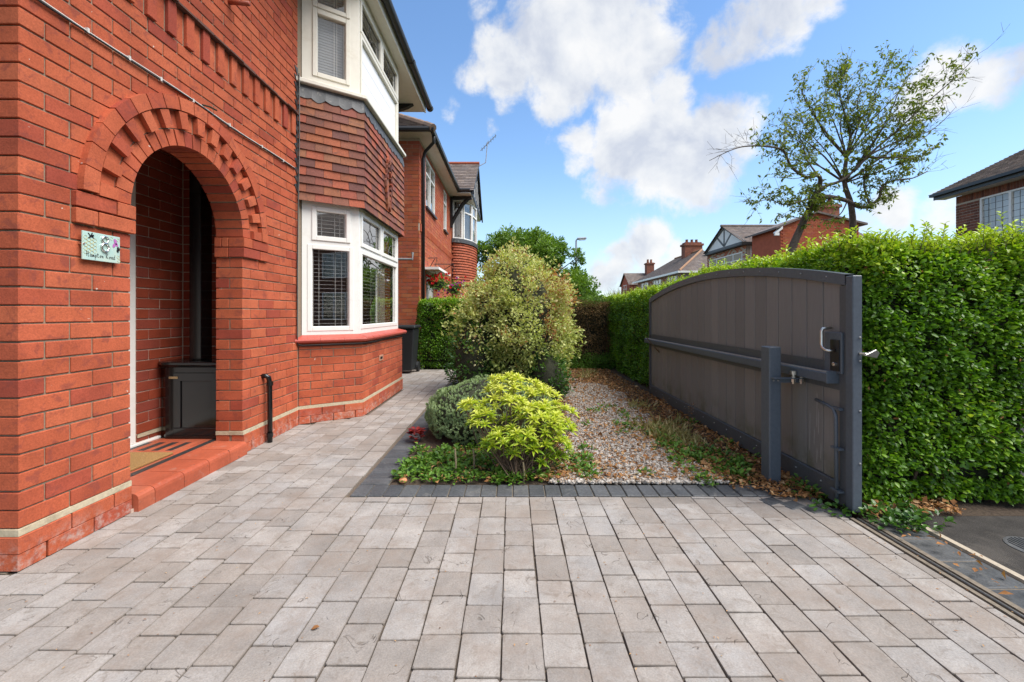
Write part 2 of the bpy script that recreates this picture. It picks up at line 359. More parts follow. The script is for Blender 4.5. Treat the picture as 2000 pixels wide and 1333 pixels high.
M['twig'] = m_plain('twig', (.13, .085, .055), .9, 30., .3, .2)
M['coredark'] = m_plain('hedge_core', (.032, .034, .018), .95, 14., .6, .6, bd=.03)  # dark tone paints the shade inside hedges and shrubs
M['binplastic'] = m_plain('bin_plastic', (.016, .018, .020), .5, 60., .2, .1)
M['mat'] = m_plain('coir_mat', (.36, .20, .07), .98, 160., .5, .9, bd=.01)
M['plaque'] = m_plain('pale_mint_glass', (.42, .60, .55), .15, 8., .08, 0, spec=.6, dirt=((.55, .62, .50), 12., .5, .6))
M['chrome'] = m_plain('chrome', (.75, .74, .70), .12, 20., .05, 0, metal=1.0)
M['ink'] = m_plain('black_ink', (.012, .012, .014), .5, 20., .1, 0)
M['hexline'] = m_plain('honeycomb_line', (.50, .46, .22), .6, 20., .1, 0)
M['purple'] = m_plain('purple_print', (.45, .14, .42), .6, 40., .2, 0)
M['white'] = m_plain('white_render', (.78, .77, .74), .8, 10., .06, .05)
M['timber_b'] = m_plain('black_timber', (.018, .017, .017), .5, 20., .2, .1)
M['concrete'] = m_plain('concrete', (.30, .29, .27), .9, 30., .2, .3)
M['lampgrey'] = m_plain('galvanised', (.35, .36, .37), .5, 20., .1, .05, metal=.6)
M['door'] = m_plain('white_door', (.78, .78, .76), .35, 10., .04, 0)

def gate_board():
    m, t, b = mk('grey_brown_composite', .6, .25); p = pos(t)
    mp = t.new('ShaderNodeMapping', inp={'Scale': (150., 150., 3.)}); t.l.new(p, mp.inputs[0])
    g = t.noise(mp.outputs[0], 3.0, 6, .6)
    c = t.ramp(tintv(t), [(0, (.172, .163, .158)), (.5, (.192, .182, .176)), (1, (.212, .200, .193))])
    c = t.mix(1.0, c, t.ramp(g, [(.3, (.88,)*3), (.7, (1.1,)*3)]), 'MULTIPLY')
    z = t.new('ShaderNodeSeparateXYZ', inp={0: p}).outputs[2]
    al = t.math('MULTIPLY', t.mapr(z, .42, .12, 0, .7), t.mapr(t.noise(p, 6., 5, .6), .4, .7))
    c = t.mix(al, c, (.085, .085, .038))
    t.l.new(c, b.inputs['Base Color']); bump(t, b, g, .15, .002); return m
M['gate'] = gate_board()

def paver_marks():
    """stamped creases and grime on the paver material"""
    m = M['paver']; t = NT(m.node_tree); b = t.n['Principled BSDF']; p = pos(t)
    src = b.inputs['Base Color'].links[0].from_socket
    n = t.noise(p, 7.5, 2, .5, 1.6)
    line = t.mapr(t.math('ABSOLUTE', t.math('SUBTRACT', n, .5)), .016, .002)
    msk = t.mapr(t.noise(t.vm('ADD', p, (3.1, 7.7, 0)), 8.0, 2, .5), .60, .66)
    k = t.math('MULTIPLY', line, msk)
    sm = t.math('MULTIPLY', t.mapr(t.noise(p, 15., 9, .75, .9), .50, .70), .8)
    c = t.mix(sm, src, (.185, .155, .13)); c = t.mix(t.math('MULTIPLY', k, .55), c, (.13, .105, .085))
    cool = t.math('MULTIPLY', t.mapr(t.noise(p, 2.2, 4, .6), .45, .65), .45)
    c = t.mix(cool, c, t.mix(1.0, c, (.95, 1.0, 1.06), 'MULTIPLY'))
    # grime towards the gate and under the planting is dirt on the slab
    dirt = t.math('MULTIPLY', t.mapr(t.noise(p, 3.2, 9, .78), .44, .66), .62)
    c = t.mix(dirt, c, (.235, .188, .155))
    ed = t.new('ShaderNodeAttribute', attribute_name='edge').outputs['Fac']
    eg = t.math('MULTIPLY', t.mapr(t.math('ADD', ed, t.math('MULTIPLY', t.math('SUBTRACT', t.noise(p, 30., 5, .6), .5), 1.1)), .55, 1.1), .45)
    c = t.mix(eg, c, (.155, .122, .095))
    t.l.new(c, b.inputs['Base Color'])
    h = t.math('ADD', t.math('MULTIPLY', t.noise(p, 24., 6, .6), 1.0), t.math('MULTIPLY', k, -1.2))
    bn = [x for x in t.n if x.bl_idname == 'ShaderNodeBump'][0]
    bn.inputs['Strength'].default_value = .6; bn.inputs['Distance'].default_value = .007; t.l.new(h, bn.inputs['Height'])
paver_marks()
# ------------------------------------------------------------ brick machinery
def bevbox(l, d, h, b):
    vs = []; fs = []
    hx, hy, hz = l/2, d/2, h/2
    idx = {}
    for sx in (-1, 1):
        for sy in (-1, 1):
            for sz in (-1, 1):
                for ax in range(3):
                    v = [sx*(hx-b), sy*(hy-b), sz*(hz-b)]; v[ax] = (sx*hx, sy*hy, sz*hz)[ax]
                    idx[(sx, sy, sz, ax)] = len(vs); vs.append(tuple(v))
    for ax in range(3):
        o = [i for i in range(3) if i != ax]
        for s in (-1, 1):
            q = []
            for a, c in ((-1,-1),(1,-1),(1,1),(-1,1)):
                k = [0,0,0]; k[ax] = s; k[o[0]] = a; k[o[1]] = c; q.append(idx[(*k, ax)])
            fs.append(q)
    for ax in range(3):
        o = [i for i in range(3) if i != ax]
        for a in (-1, 1):
            for c in (-1, 1):
                q = []
                for s, w in ((-1, 0), (1, 0), (1, 1), (-1, 1)):
                    k = [0,0,0]; k[ax] = s; k[o[0]] = a; k[o[1]] = c; q.append(idx[(*k, o[w])])
                fs.append(q)
    for sx in (-1, 1):
        for sy in (-1, 1):
            for sz in (-1, 1): fs.append([idx[(sx, sy, sz, i)] for i in range(3)])
    out = []
    for f in fs:   # orient outwards
        c = sum((Vector(vs[i]) for i in f), Vector())/len(f)
        n = (Vector(vs[f[1]])-Vector(vs[f[0]])).cross(Vector(vs[f[2]])-Vector(vs[f[0]]))
        out.append(f if n.dot(c) > 0 else f[::-1])
    return vs, out
_bb = {}
def bevmesh(name, l, d, h, b, mat):
    k = (name, round(l, 3), round(d, 3), round(h, 3), mat.name)
    if k not in _bb:
        vs, fs = bevbox(round(l, 3), round(d, 3), round(h, 3), b)
        me = bpy.data.meshes.new(name); me.from_pydata(vs, [], fs); me.materials.append(mat); me.update()
        _bb[k] = (me, vs, fs)
    return _bb[k]
CAMP = Vector((0, 0, CAMZ))
class Pieces:
    """pieces of one kind on one part: the ones that show largest become objects, the rest one joined part"""
    def __init__(s, name, mat, bev=.003): s.name = name; s.mat = mat; s.bev = bev; s.r = []; s.custom = []
    def put(s, c, D, l, d, h, up=(0, 0, 1), n=None, jit=1.0):
        D = Vector(D).normalized(); Z = Vector(up).normalized(); Y = Z.cross(D).normalized(); Z = D.cross(Y)
        m = Matrix((D, Y, Z)).transposed().to_4x4()
        j = Matrix.Rotation(R.gauss(0, .004)*jit, 4, 'Z') @ Matrix.Rotation(R.gauss(0, .003)*jit, 4, 'Y')
        m = Matrix.Translation(Vector(c) + Vector((R.gauss(0, .0008), R.gauss(0, .0008), R.gauss(0, .0006)))*jit) @ m @ j
        v = Vector(c) - CAMP; dist = v.length
        face = abs((Vector(n) if n else Y).dot(v))/dist
        s.r.append((l*h*face/dist**2, m, l, d, h))
    def add_custom(s, vs, fs, score=0.0):  # world-space polygon piece
        s.custom.append((score, vs, fs))
    def flush(s, parent, limit=300, rest='courses'):
        allp = [(q[0], 0, q) for q in s.r] + [(q[0], 1, q) for q in s.custom]
        allp.sort(key=lambda a: -a[0])
        big, small = allp[:limit], allp[limit:]
        for _, k, q in big:
            if k == 0: obj(s.name, bevmesh(s.name, q[2], q[3], q[4], s.bev, s.mat)[0], None, parent, q[1])
            else:
                me = bpy.data.meshes.new(s.name); me.from_pydata(q[1], [], q[2]); me.update(); obj(s.name, me, s.mat, parent)
        if small:
            mb = MB()
            for _, k, q in small:
                if k == 0:
                    _, vs, fs = bevmesh(s.name, q[2], q[3], q[4], s.bev, s.mat)
                    mb.add([q[1] @ Vector(v) for v in vs], fs, R.random())
                else: mb.add(q[1], q[2], R.random())
            mb.obj(rest, s.mat, parent, tint=True, kind='stuff')
def run(pc, O, D, Nn, s0, s1, z, h, first=None, depth=.105, d0=None, d1=None, l=.22, g=.008, proud=0.):
    """one course: O point at s=0 on the face, D along, Nn outwards; end bricks may be deeper (d0, d1)"""
    s = s0; k = 0; O = Vector(O); D = Vector(D); Nn = Vector(Nn)
    while s < s1 - .02:
        ln = first if (k == 0 and first) else l
        e = s + ln
        if s1 - e < .035: e = s1
        dp = depth
        if k == 0 and d0: dp = d0
        if e >= s1 - 1e-4 and d1: dp = d1
        c = O + D*((s+e)/2) + Nn*(proud - dp/2) + Vector((0, 0, z + h/2))
        pc.put(c, D, e-s, dp, h, n=Nn); s = e + g; k += 1
def flat_bricks(mb, O, D, Nn, s0, s1, z0, z1, ch=.0842, l=.22, g=.009, holes=()):
    """far walls: plain box bricks, each real but joined"""
    O = Vector(O); D = Vector(D); Nn = Vector(Nn); z = z0; i = 0
    while z + ch <= z1 + .02:
        s = s0; k = 0
        while s < s1 - .02:
            e = s + ((l/2-g/2) if (k == 0 and i % 2) else l)
            if s1 - e < .04: e = s1
            iv = [(s, e)]
            for a, b, c, d in holes:
                if c < z+ch*.5 < d: iv = [q for lo, hi in iv for q in ((lo, min(hi, a)), (max(lo, b), hi)) if q[1]-q[0] > .012]
            for lo, hi in iv:
                mb.obox(O + D*lo - Nn*.03 + Vector((0, 0, z+g/2)), D, Nn, (0, 0, 1), (hi-lo, .03+R.uniform(-.001, .001), ch-g), R.random())
            s = e + g; k += 1
        z += ch; i += 1

# ------------------------------------------------------------ the ground
def sheet(name, pts, z, mat, **kw):
    mb = MB(); mb.add([(x, y, z) for x, y in pts], [list(range(len(pts)))]); return mb.obj(name, mat, kind='structure', **kw)
sheet('ground', [(-400, -400), (400, -400), (400, 900), (-400, 900)], -.16, M['lawn'])
mb = MB(); mb.box((2.245, -30, -.15), (4.6, 60, -.006)); mb.obj('footway', M['asphalt'], kind='structure')
mb = MB(); mb.box((4.62, -30, -.155), (4.74, 60, .0)); mb.obj('kerb', M['concrete'], kind='structure')
sheet('road', [(4.75, -30), (9.3, -30), (9.3, 60), (4.75, 60)], -.11, M['asphalt'])
mb = MB(); mb.box((9.31, -30, -.155), (12.2, 60, -.01)); mb.obj('footway', M['asphalt'], kind='structure')

# driveway slab (the joints) with every stamped block proud of it
PX0, PW = -.038, .1455
drive = MB()
drive.box((-6, -3, -.15), (1.905, 1.895, -.012)); drive.box((-2.26, 1.896, -.15), (1.905, 2.687, -.012)); drive.box((-2.3, 2.688, -.15), (-1.032, 8.75, -.012))
drv = drive.obj('driveway', M['joint'], kind='structure')
def paver_tpl(seed):
    r = random.Random(seed); c = .032; pts = []
    for (cx, cy), (ax, ay) in (((-.5,-.5),(0,1)),((.5,-.5),(-1,0)),((.5,.5),(0,-1)),((-.5,.5),(1,0))):
        a = c*r.uniform(.6, 1.5); q = c*r.uniform(.6, 1.5)
        sx, sy = -1 if cx > 0 else 1, -1 if cy > 0 else 1
        p1 = (cx, cy + sy*a*.8); p2 = (cx + sx*q, cy)
        pts += [p1, p2] if (cx < 0) == (cy < 0) else [p2, p1]
    pts = [(x + r.uniform(-.008, .008), y + r.uniform(-.008, .008)) for x, y in pts]
    n = len(pts)
    vs = [(x*.78, y*.82, r.uniform(-.0006, .0006)) for x, y in pts] + [(x*.984, y*.987, -.0004) for x, y in pts] + [(x, y, -.0030) for x, y in pts] + [(x, y, -.02) for x, y in pts]
    fs = [list(range(n))]
    for k in range(3): fs += [[i+(k+1)*n, (i+1) % n+(k+1)*n, (i+1) % n+k*n, i+k*n] for i in range(n)]
    return vs, fs
PT = []
for q in range(10):
    vs, fs = paver_tpl(q); me = bpy.data.meshes.new('paver'); me.from_pydata(vs, [], fs); me.materials.append(M['paver']); at = me.attributes.new('edge', 'FLOAT', 'POINT'); at.data.foreach_set('value', np.repeat(np.array([0, .85, 1, 1], dtype=np.float32), len(vs)//4)); me.update(); PT.append((me, vs, fs))
slots = []
def pave(x0, x1, ya, yb):
    y = ya - R.uniform(0, .18)
    while y < yb - .02:
        ln = R.choice([.145, .148, .188, .19, .195, .21, .16]); e = y + ln
        a, b = max(y, ya), min(e, yb)
        if b - a > .025: slots.append((x0, x1, a, b))
        y = e
k = -26
while PX0 + k*PW < 1.88:
    xa, xb = PX0 + k*PW, min(PX0 + (k+1)*PW, 1.9)
    if xb - xa > .03:
        if xb <= -2.21: pave(xa, xb, .9, 1.885)
        elif xa < -1.03:
            xr = min(xb, -1.036)
            if xb > -1.03 and xa < -1.03: pave(xa, xb, .9, 2.682)
            if xr - xa > .03: pave(xa, xr, .9 if xb <= -1.03 else 2.7, 8.72)
        else: pave(xa, xb, .9, 2.682)
    k += 1
recs = []
def inbay(x, y):
    if x < -2.2: return y > 1.9
    if x < -1.70: return 4.42+(x+2.219)*.677 < y < 6.865-(x+2.219)*.677
    return False
for x0, x1, y0, y1 in slots:
    cx, cy = (x0+x1)/2, (y0+y1)/2
    if inbay(cx, cy): continue
    if cx < -2.15 and cy > 1.9: x0 = max(x0, -2.215); cx = (x0+x1)/2
    g = R.uniform(.0030, .0056)
    m = Matrix.Translation((cx + R.gauss(0, .001), cy, R.gauss(0, .0011))) @ Matrix.Rotation(R.gauss(0, .006), 4, 'Z') @ Matrix.Rotation(R.gauss(0, .004), 4, 'X') @ Matrix.Diagonal((x1-x0-g, y1-y0-g, 1, 1))
    if R.random() < .5: m = m @ Matrix.Rotation(math.pi, 4, 'Z')
    inview = cy > 1.2 and abs(cx)/cy < 1.3
    recs.append((((x1-x0)*(y1-y0)/(cx*cx+cy*cy+1.3)**1.5) * (1 if inview else .01), m, R.randrange(10)))
recs.sort(key=lambda q: -q[0])
for sc_, m, k in recs[:300]: obj('paver', PT[k][0], None, drv, m)
mb = MB()
for sc_, m, k in recs[300:]: mb.add([m @ Vector(v) for v in PT[k][1]], PT[k][2], R.random())
pf = mb.obj('paver_field', M['paver'], drv, tint=True, kind='stuff')
at = pf.data.attributes.new('edge', 'FLOAT', 'POINT'); at.data.foreach_set('value', np.tile(np.repeat(np.array([0, .85, 1, 1], dtype=np.float32), 8), len(pf.data.vertices)//32))

# slate grey edging blocks round the bed, along the threshold, and the sliding gate's track
ebase = MB(); ebase.box((-1.03, 2.69, -.15), (1.9, 2.868, -.006)); ebase.box((-1.03, 2.869, -.15), (-.835, 8.0, -.006)); ebase.box((2.0, -2.5, -.15), (2.21, 2.43, -.012)); ebase.box((-4., 1.897, -.15), (-2.262, 1.915, -.004))
edg = ebase.obj('edging', m_plain('tan_joint', (.20, .165, .125), .95, 60., .3, .3), kind='structure')
ep = Pieces('edging_block', M['edging'], .005)
x = -1.03
while x < 1.86: ep.put((x+.051, 2.778, .004-.02), (1, 0, 0), .098, .17, .04, n=(0, 0, 1)); x += .1035
y = 2.872
while y < 7.9: ep.put((-.932, y+.052, .004-.02), (1, 0, 0), .188, .1, .04, n=(0, 0, 1)); y += .1055
x = 1.55
for i in range(4): ep.put((1.62+.095*i-.02, 2.62-.052*i, -.0118), (1, .35, 0), .12, .09, .03, n=(0, 0, 1), up=(0, 0, 1))
y = -.4
while y < 2.4: ep.put((2.105, y+.1, -.006-.02), (1, 0, 0), .2, .19, .04, n=(0, 0, 1)); y += .2
ep.flush(edg)
mb = MB(); mb.box((2.212, -2.5, -.15), (2.243, 2.43, .006)); mb.obj('kerb_edging', M['kerbstone'], kind='structure')
tr = thing('gate_track', (1.95, 0, 0), 'worn steel sliding gate track set in the paving', 'gate track')
mb = MB(); mb.box((1.908, -2.5, -.12), (1.928, 2.4, .004)); mb.box((1.972, -2.5, -.12), (1.998, 2.4, .004)); mb.obj('channel', m_plain('weathered_concrete_strip', (.20, .165, .125), .85, 60., .35, .4, dirt=((.10, .08, .06), 8., .5, .6)), tr)
mb = MB(); mb.box((1.929, -2.5, -.12), (1.971, 2.4, -.012)); mb.obj('groove', M['joint'], tr)
mb = MB(); mb.box((1.944, -2.5, -.02), (1.957, 2.4, .006)); mb.obj('rail', m_plain('rail_steel', (.20, .19, .18), .45, 60., .3, .1, metal=.7), tr, bevel=.003)

def undulate(name, x0, x1, y0, y1, z, mat, amp, n=60):
    xs = np.linspace(x0, x1, n); ys = np.linspace(y0, y1, n*2); Xg, Yg = np.meshgrid(xs, ys)
    P = np.stack([Xg.ravel(), Yg.ravel(), np.zeros(Xg.size)], 1); P[:, 2] = z + amp*wob(P, 6.)+amp*.6*wob(P, 17., 3.)
    i = np.arange(n*2-1)[:, None]*n + np.arange(n-1)[None]; i = i.ravel()
    F = np.stack([i, i+1, i+n+1, i+n], 1)
    return obj(name, np_mesh(name, P, F, None, True), mat, kind='structure')
undulate('garden_bed', -.83, 2.12, 2.87, 9.3, -.002, M['soil'], .012)
mb = MB(); mb.box((2.0, 2.44, -.15), (3.6, 10.5, -.004)); mb.obj('hedge_bed', M['soil'], kind='structure')

# ------------------------------------------------------------ the house
XF, CH, BH, Z0 = -2.219, .0842, .0762, .185
YC, ZC = 2.987, 1.785
house = thing('house', (-3.0, 4.2, 0), 'red brick house with arched porch and two storey tile hung bay', 'house')
wall = MB()
ol = [(1.925, -.1), (2.38, -.1), (2.38, ZC)] + [(YC - .6*math.cos(a), ZC + .6*math.sin(a)) for a in np.linspace(0.0, math.pi, 25)] + [(3.594, ZC), (3.594, -.1), (4.5, -.1), (4.5, 4.86), (1.925, 4.86)]
ol = [ol[0], ol[1]] + ol[3:-5] + ol[-4:]
wall.prism([(XF-.007, y, z) for y, z in ol], (-.2, 0, 0))
wall.box((-8.0, 1.92, -.1), (XF-.3, 2.1, 4.86)); wall.box((XF-.3, 1.921, -.1), (XF-.21, 2.0, 4.86))
wall.box((-8, 6.8, -.1), (XF-.01, 7.45, 4.86))
wall.box((XF-.2, 2.37, -.1), (XF-.006, 2.466, 1.78)); wall.box((XF-.2, 3.508, -.1), (XF-.006, 3.6, 1.78))
wl = wall.obj('wall', M['mortar'], house)
bk = Pieces('brick', M['brick'])
def rows_left(i, zb, proud=0., first_header=False):
    A = (i % 2 == 0)
    O = (XF, 0, 0)
    # pier between the corner and the opening
    run(bk, O, (0, 1, 0), (1, 0, 0), 1.912-proud, 2.472, zb, BH, first=(.22+proud if A else .106+proud), depth=.105, d0=(.105 if A else .22), d1=(.22 if A else .105), proud=proud)
    xs = .105 if A else .22
    run(bk, (XF, 1.912, 0), (-1, 0, 0), (0, -1, 0), xs+.008-proud, 1.9, zb, BH, proud=proud)
def rows_right(i, zb, proud=0., end=4.40):
    A = (i % 2 == 0)
    run(bk, (XF, 0, 0), (0, 1, 0), (1, 0, 0), 3.502, end, zb, BH, first=(.22 if A else .106), d0=(.105 if A else .222), proud=proud)
    if A: run(bk, (XF-.113, 3.502, 0), (-1, 0, 0), (0, -1, 0), 0, .109, zb, BH)
for i in range(2):
    zb = .0005 + i*.0775; rows_left(i+1, zb, .010); rows_right(i+1, zb, .010)
band = MB()
band.box((XF-.22, 3.497, .156), (XF+.006, 4.43, .186))
bp = MB(); bp.box((XF-.05, 1.905, .156), (XF+.006, 2.473, .186)); bp.box((-4.2, 1.905, .156), (XF-.05, 1.95, .186)); bp.obj('cream_band', M['band'], house)
for i in range(17):
    rows_left(i, Z0+.004+i*CH); rows_right(i, Z0+.004+i*CH)
for i in (17, 18):
    zb = Z0+.004+i*CH; A = i % 2 == 0
    run(bk, (XF, 0, 0), (0, 1, 0), (1, 0, 0), 1.912, 2.136, zb, BH, first=(.22 if A else .106), d0=(.105 if A else .22))
    run(bk, (XF, 1.912, 0), (-1, 0, 0), (0, -1, 0), (.105 if A else .22)+.008, 1.9, zb, BH)
    run(bk, (XF, 0, 0), (0, 1, 0), (1, 0, 0), 3.838, 4.40, zb, BH, first=(.106 if A else .22))
    for ya, yb, fr in ((2.144, 2.486, .22 if A else .114), (3.488, 3.83, .114 if A else .22)):
        run(bk, (XF, 0, 0), (0, 1, 0), (1, 0, 0), ya, yb, zb, BH, first=fr, depth=.13, proud=.022)
    if True: run(bk, (XF-.113, 3.488, 0), (-1, 0, 0), (0, -1, 0), 0, .112, zb, BH, first=(.05 if A else None))
RC = .795
def over_arch(i, zb):
    A = i % 2 == 0; zt = zb + BH; s = 1.912; k = 0; end = 4.40
    while s < end - .02:
        ln = (.22 if A else .106) if k == 0 else .22
        e = min(s+ln, end)
        lo = [max(zb, ZC + math.sqrt(max(0, RC*RC-(y-YC)**2))) if abs(y-YC) < RC else zb for y in np.linspace(s, e, 13)]
        ys = np.linspace(s, e, 13)
        if max(lo) <= zb + 1e-6:
            dp = .22 if (k == 0 and not A) else .105
            bk.put((XF-dp/2, (s+e)/2, zb+BH/2), (0, 1, 0), e-s, dp, BH, n=(1, 0, 0))
        else:
            seg = [[]]
            for y, z in zip(ys, lo):
                if z < zt - .004: seg[-1].append((y, z))
                elif seg[-1]: seg.append([])
            for sg in seg:
                if len(sg) < 2: continue
                poly = [(XF, y, z) for y, z in sg] + [(XF, y, zt) for y, z in (sg[-1], sg[0])]
                q = MB(); q.prism(poly, (-.06, 0, 0)); bk.add_custom(q.v, q.f, 2e-4)
        s = e + .008; k += 1
    run(bk, (XF, 1.912, 0), (-1, 0, 0), (0, -1, 0), (.105 if A else .22)+.008, 1.9, zb, BH)
for i in list(range(19, 33)) + list(range(36, 55)): over_arch(i, Z0+.004+i*CH)
# band of upright bricks, every second one standing proud, under a creasing of thin tiles
zb = Z0+.004+33*CH; y = 1.955; q = 0
while y < 4.38:
    bk.put((XF-.05+(.017 if q % 2 == 0 else -.003), y+.034, zb+.110), (0, 0, 1), .22, .1, .069, up=(0, 1, 0), n=(1, 0, 0)); y += .077; q += 1
cr = MB(); y = 1.93
while y < 4.36:
    cr.box((XF-.05, y, 3.189+R.uniform(0, .003)), (XF+.038+R.uniform(-.006, .008), min(y+.164, 4.36), 3.202)); cr.box((XF-.05, y+.01, 3.2025), (XF+.026+R.uniform(-.006, .008), min(y+.168, 4.36), 3.213)); y += .17
cr.obj('creasing', m_plain('dark_creasing_tile', (.12, .06, .045), .85, 40., .3, .4), wl)
# arch: voussoir ring, dogtooth ring, projecting hood
arch = MB()
arch.add([(XF-.009, YC + r*math.cos(a), ZC + r*math.sin(a)) for r in (.5205, .625) for a in np.linspace(.02, math.pi-.02, 40)], [[i, i+1, i+41, i+40] for i in range(39)])
arch.add([(XF-.009, YC + .521*math.cos(a), ZC + .521*math.sin(a)) for a in np.linspace(.02, math.pi-.02, 40)]+[(XF-.215, YC + .521*math.cos(a), ZC + .521*math.sin(a)) for a in np.linspace(.02, math.pi-.02, 40)], [[i, i+1, i+41, i+40] for i in range(39)])
arch.add([(XF+.024, YC + r*math.cos(a), ZC + r*math.sin(a)) for r in (.739, .815) for a in np.linspace(.02, math.pi-.02, 40)], [[i, i+1, i+41, i+40] for i in range(39)])
arch.add([(XF-.02, YC + r*math.cos(a), ZC + r*math.sin(a)) for r in (.5205, .79) for a in np.linspace(.02, math.pi-.02, 40)], [[i, i+1, i+41, i+40] for i in range(39)])
ar = arch.obj('arch', M['mortar'], house)
def vmesh(r0, r1, da, depth, gap):
    n = 3; mbv = MB(); h0 = da/2 - gap/r0/2; h1 = da/2 - gap/r1/2
    pts = [(0, r0*math.sin(a), r0*math.cos(a)) for a in np.linspace(-h0, h0, n)] + [(0, r1*math.sin(a), r1*math.cos(a)) for a in np.linspace(h1, -h1, n)]
    mbv.prism(pts, (-depth, 0, 0)); me = mbv.mesh('voussoir'); me.materials.append(M['brick']); return me
for r0, r1, n, dp, gp, pr in ((.515, .614, 23, .222, .0095, lambda k: 0.002), (.622, .730, 29, .09, .005, lambda k: .030 if k % 2 == 0 else -.002), (.737, .82, 19, .12, .008, lambda k: .034)):
    da = math.pi/n; me = vmesh(r0, r1, da, dp, gp)
    for k in range(n):
        a = -math.pi/2 + da*(k+.5)
        m = Matrix.Translation((XF + pr(k) + R.gauss(0, .001), YC, ZC)) @ Matrix.Rotation(-a + R.gauss(0, .003), 4, 'X')
        obj('voussoir', me, None, ar, m)
# porch inside: back wall, far side wall, ceiling, floor
pin = MB(); pin.box((-3.2, 3.376, -.1), (-3.008, 4.05, 2.62)); pin.box((-3.007, 3.878, -.1), (XF-.208, 4.05, 2.62)); pin.box((-3.2, 2.101, 2.621), (XF-.208, 4.05, 2.75)); pin.box((-3.2, 2.11, 2.30), (-3.008, 3.375, 2.62)); pin.box((-3.2, 2.11, -.1), (-3.008, 2.42, 2.299)); pin.box((-3.007, 2.111, -.1), (XF-.3, 2.16, 2.62))
po = pin.obj('porch_lining', M['mortar_p'], house)
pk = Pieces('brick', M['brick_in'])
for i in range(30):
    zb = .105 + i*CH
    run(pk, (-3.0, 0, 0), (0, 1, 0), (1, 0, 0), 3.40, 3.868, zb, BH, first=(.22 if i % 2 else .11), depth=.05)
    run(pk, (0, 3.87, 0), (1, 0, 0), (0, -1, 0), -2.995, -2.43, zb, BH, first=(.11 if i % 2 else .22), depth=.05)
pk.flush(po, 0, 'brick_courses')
bpn = MB(); bpn.box((-3.0, 3.40, .158), (-2.994, 3.866, .186)); bpn.obj('skirting_band', M['band'], po)
fl = MB(); fl.box((-3.02, 2.2, -.1), (-2.41, 3.88, .094)); flo = fl.obj('porch_floor', M['mortar_p'], house)
st = Pieces('floor_tile', M['quarry'], .001)
tb = Pieces('floor_tile', M['tile_black'], .001)
def ftile(p, x0, x1, y0, y1): p.put(((x0+x1)/2, (y0+y1)/2, .097), (1, 0, 0), x1-x0-.003, y1-y0-.003, .02, n=(0, 0, 1), jit=.3)
for xa, xb, p, dy in ((-2.452, -2.412, st, .152), (-2.505, -2.453, tb, .152), (-2.555, -2.506, st, .152)):
    y = 2.3
    while y < 3.85: ftile(p, xa, xb, y, min(y+dy, 3.868)); y += dy
xs = [-2.556, -2.61, -2.66, -2.715, -2.77, -2.82, -2.875, -2.93, -2.99]
for j in range(8):
    y = 2.3; q = 0
    while y < 3.85:
        ftile(tb if (j % 2 == 1 and q % 3 != 2) else st, xs[j+1], xs[j], y, min(y+.106, 3.868)); y += .106; q += 1
st.flush(flo, 160, 'tile_field'); tb.flush(flo, 160, 'tile_field')
stp = MB(); stp.box((-2.43, 2.46, -.1), (-2.205, 3.498, .02)); sto = stp.obj('step', M['mortar_p'], house)
ys = [2.476, 2.594, 2.825, 3.06, 3.283, 3.498]
for a, b in zip(ys[:-1], ys[1:]):
    prof = [(-2.409, .0), (-2.178, .0), (-2.178, .072), (-2.182, .088), (-2.192, .099), (-2.207, .105), (-2.409, .108)]
    q = MB(); q.prism([(px, a+.002, pz) for px, pz in prof], (0, b-a-.004, 0)); q.obj('step_tile', M['quarry'], sto)
# front door in the porch
dr = MB(); dr.box((-3.06, 2.43, .125), (-2.985, 2.49, 2.29)); dr.box((-3.06, 3.30, .125), (-2.985, 3.372, 2.29)); dr.box((-3.06, 2.491, 2.22), (-2.985, 3.299, 2.29)); dr.box((-3.06, 2.43, .095), (-2.97, 3.60, .124))
dro = dr.obj('door', M['upvc'], house, bevel=.004)
d2 = MB(); d2.box((-3.05, 2.495, .13), (-3.01, 3.295, 2.215)); d2.obj('door_panel', M['door'], dro)
d2 = MB(); d2.box((-3.008, 2.58, 1.2), (-3.0, 3.2, 2.08)); d2.obj('door_glass', M['glass'], dro)
d2 = MB(); d2.tube([(-2.99, 3.22, 1.0), (-2.95, 3.22, 1.0), (-2.95, 3.10, 1.0)], .009, 8); d2.obj('door_handle', M['metal'], dro)

# ------------------------------------------------------------ the bay
NX, NY = .5603, -.8283
def bay(k, t, o):
    x = -1.68 + o
    yb = 4.42 + ((x+2.219)*NX - o)/-NY; ya = 4.42 - o/-NY
    Bn, Bf = (x, yb), (x, 11.285-yb); An, Af = (-2.219, ya), (-2.219, 11.285-ya)
    p, q = ((An, Bn), (Bn, Bf), (Bf, Af))[k]
    return p[0]+(q[0]-p[0])*t, p[1]+(q[1]-p[1])*t
def bar(mb, k, t0, t1, z0, z1, o0, o1, tint=.5):
    P = [bay(k, t0, o1), bay(k, t1, o1), bay(k, t1, o0), bay(k, t0, o0)]
    mb.prism([(x, y, z0) for x, y in P], (0, 0, z1-z0), tint)
LEN = [.651, 1.715, .651]; DIRS = [(.828, .5607, 0), (0, 1, 0), (-.828, .5607, 0)]; NRM = [(.5607, -.828, 0), (1, 0, 0), (.5607, .828, 0)]
bc = MB()
for k in range(3): bar(bc, k, 0, 1, -.1, .86, -.16, -.007)
bco = bc.obj('bay_wall', M['mortar'], house)
for i in range(-2, 8):
    zb = Z0+.004+i*CH if i >= 0 else .0005+(i+2)*.0775; pr = .010 if i < 0 else 0
    for k in range(3):
        p = bay(k, 0, 0); ofs = .22 if (i+k) % 2 else .11
        run(bk, (p[0], p[1], 0), DIRS[k], NRM[k], .0, LEN[k]-.0, zb, BH, first=ofs, depth=.05, proud=pr, g=.007)
for k in range(3): bar(band, k, 0, 1, .156, .186, -.03, .006)
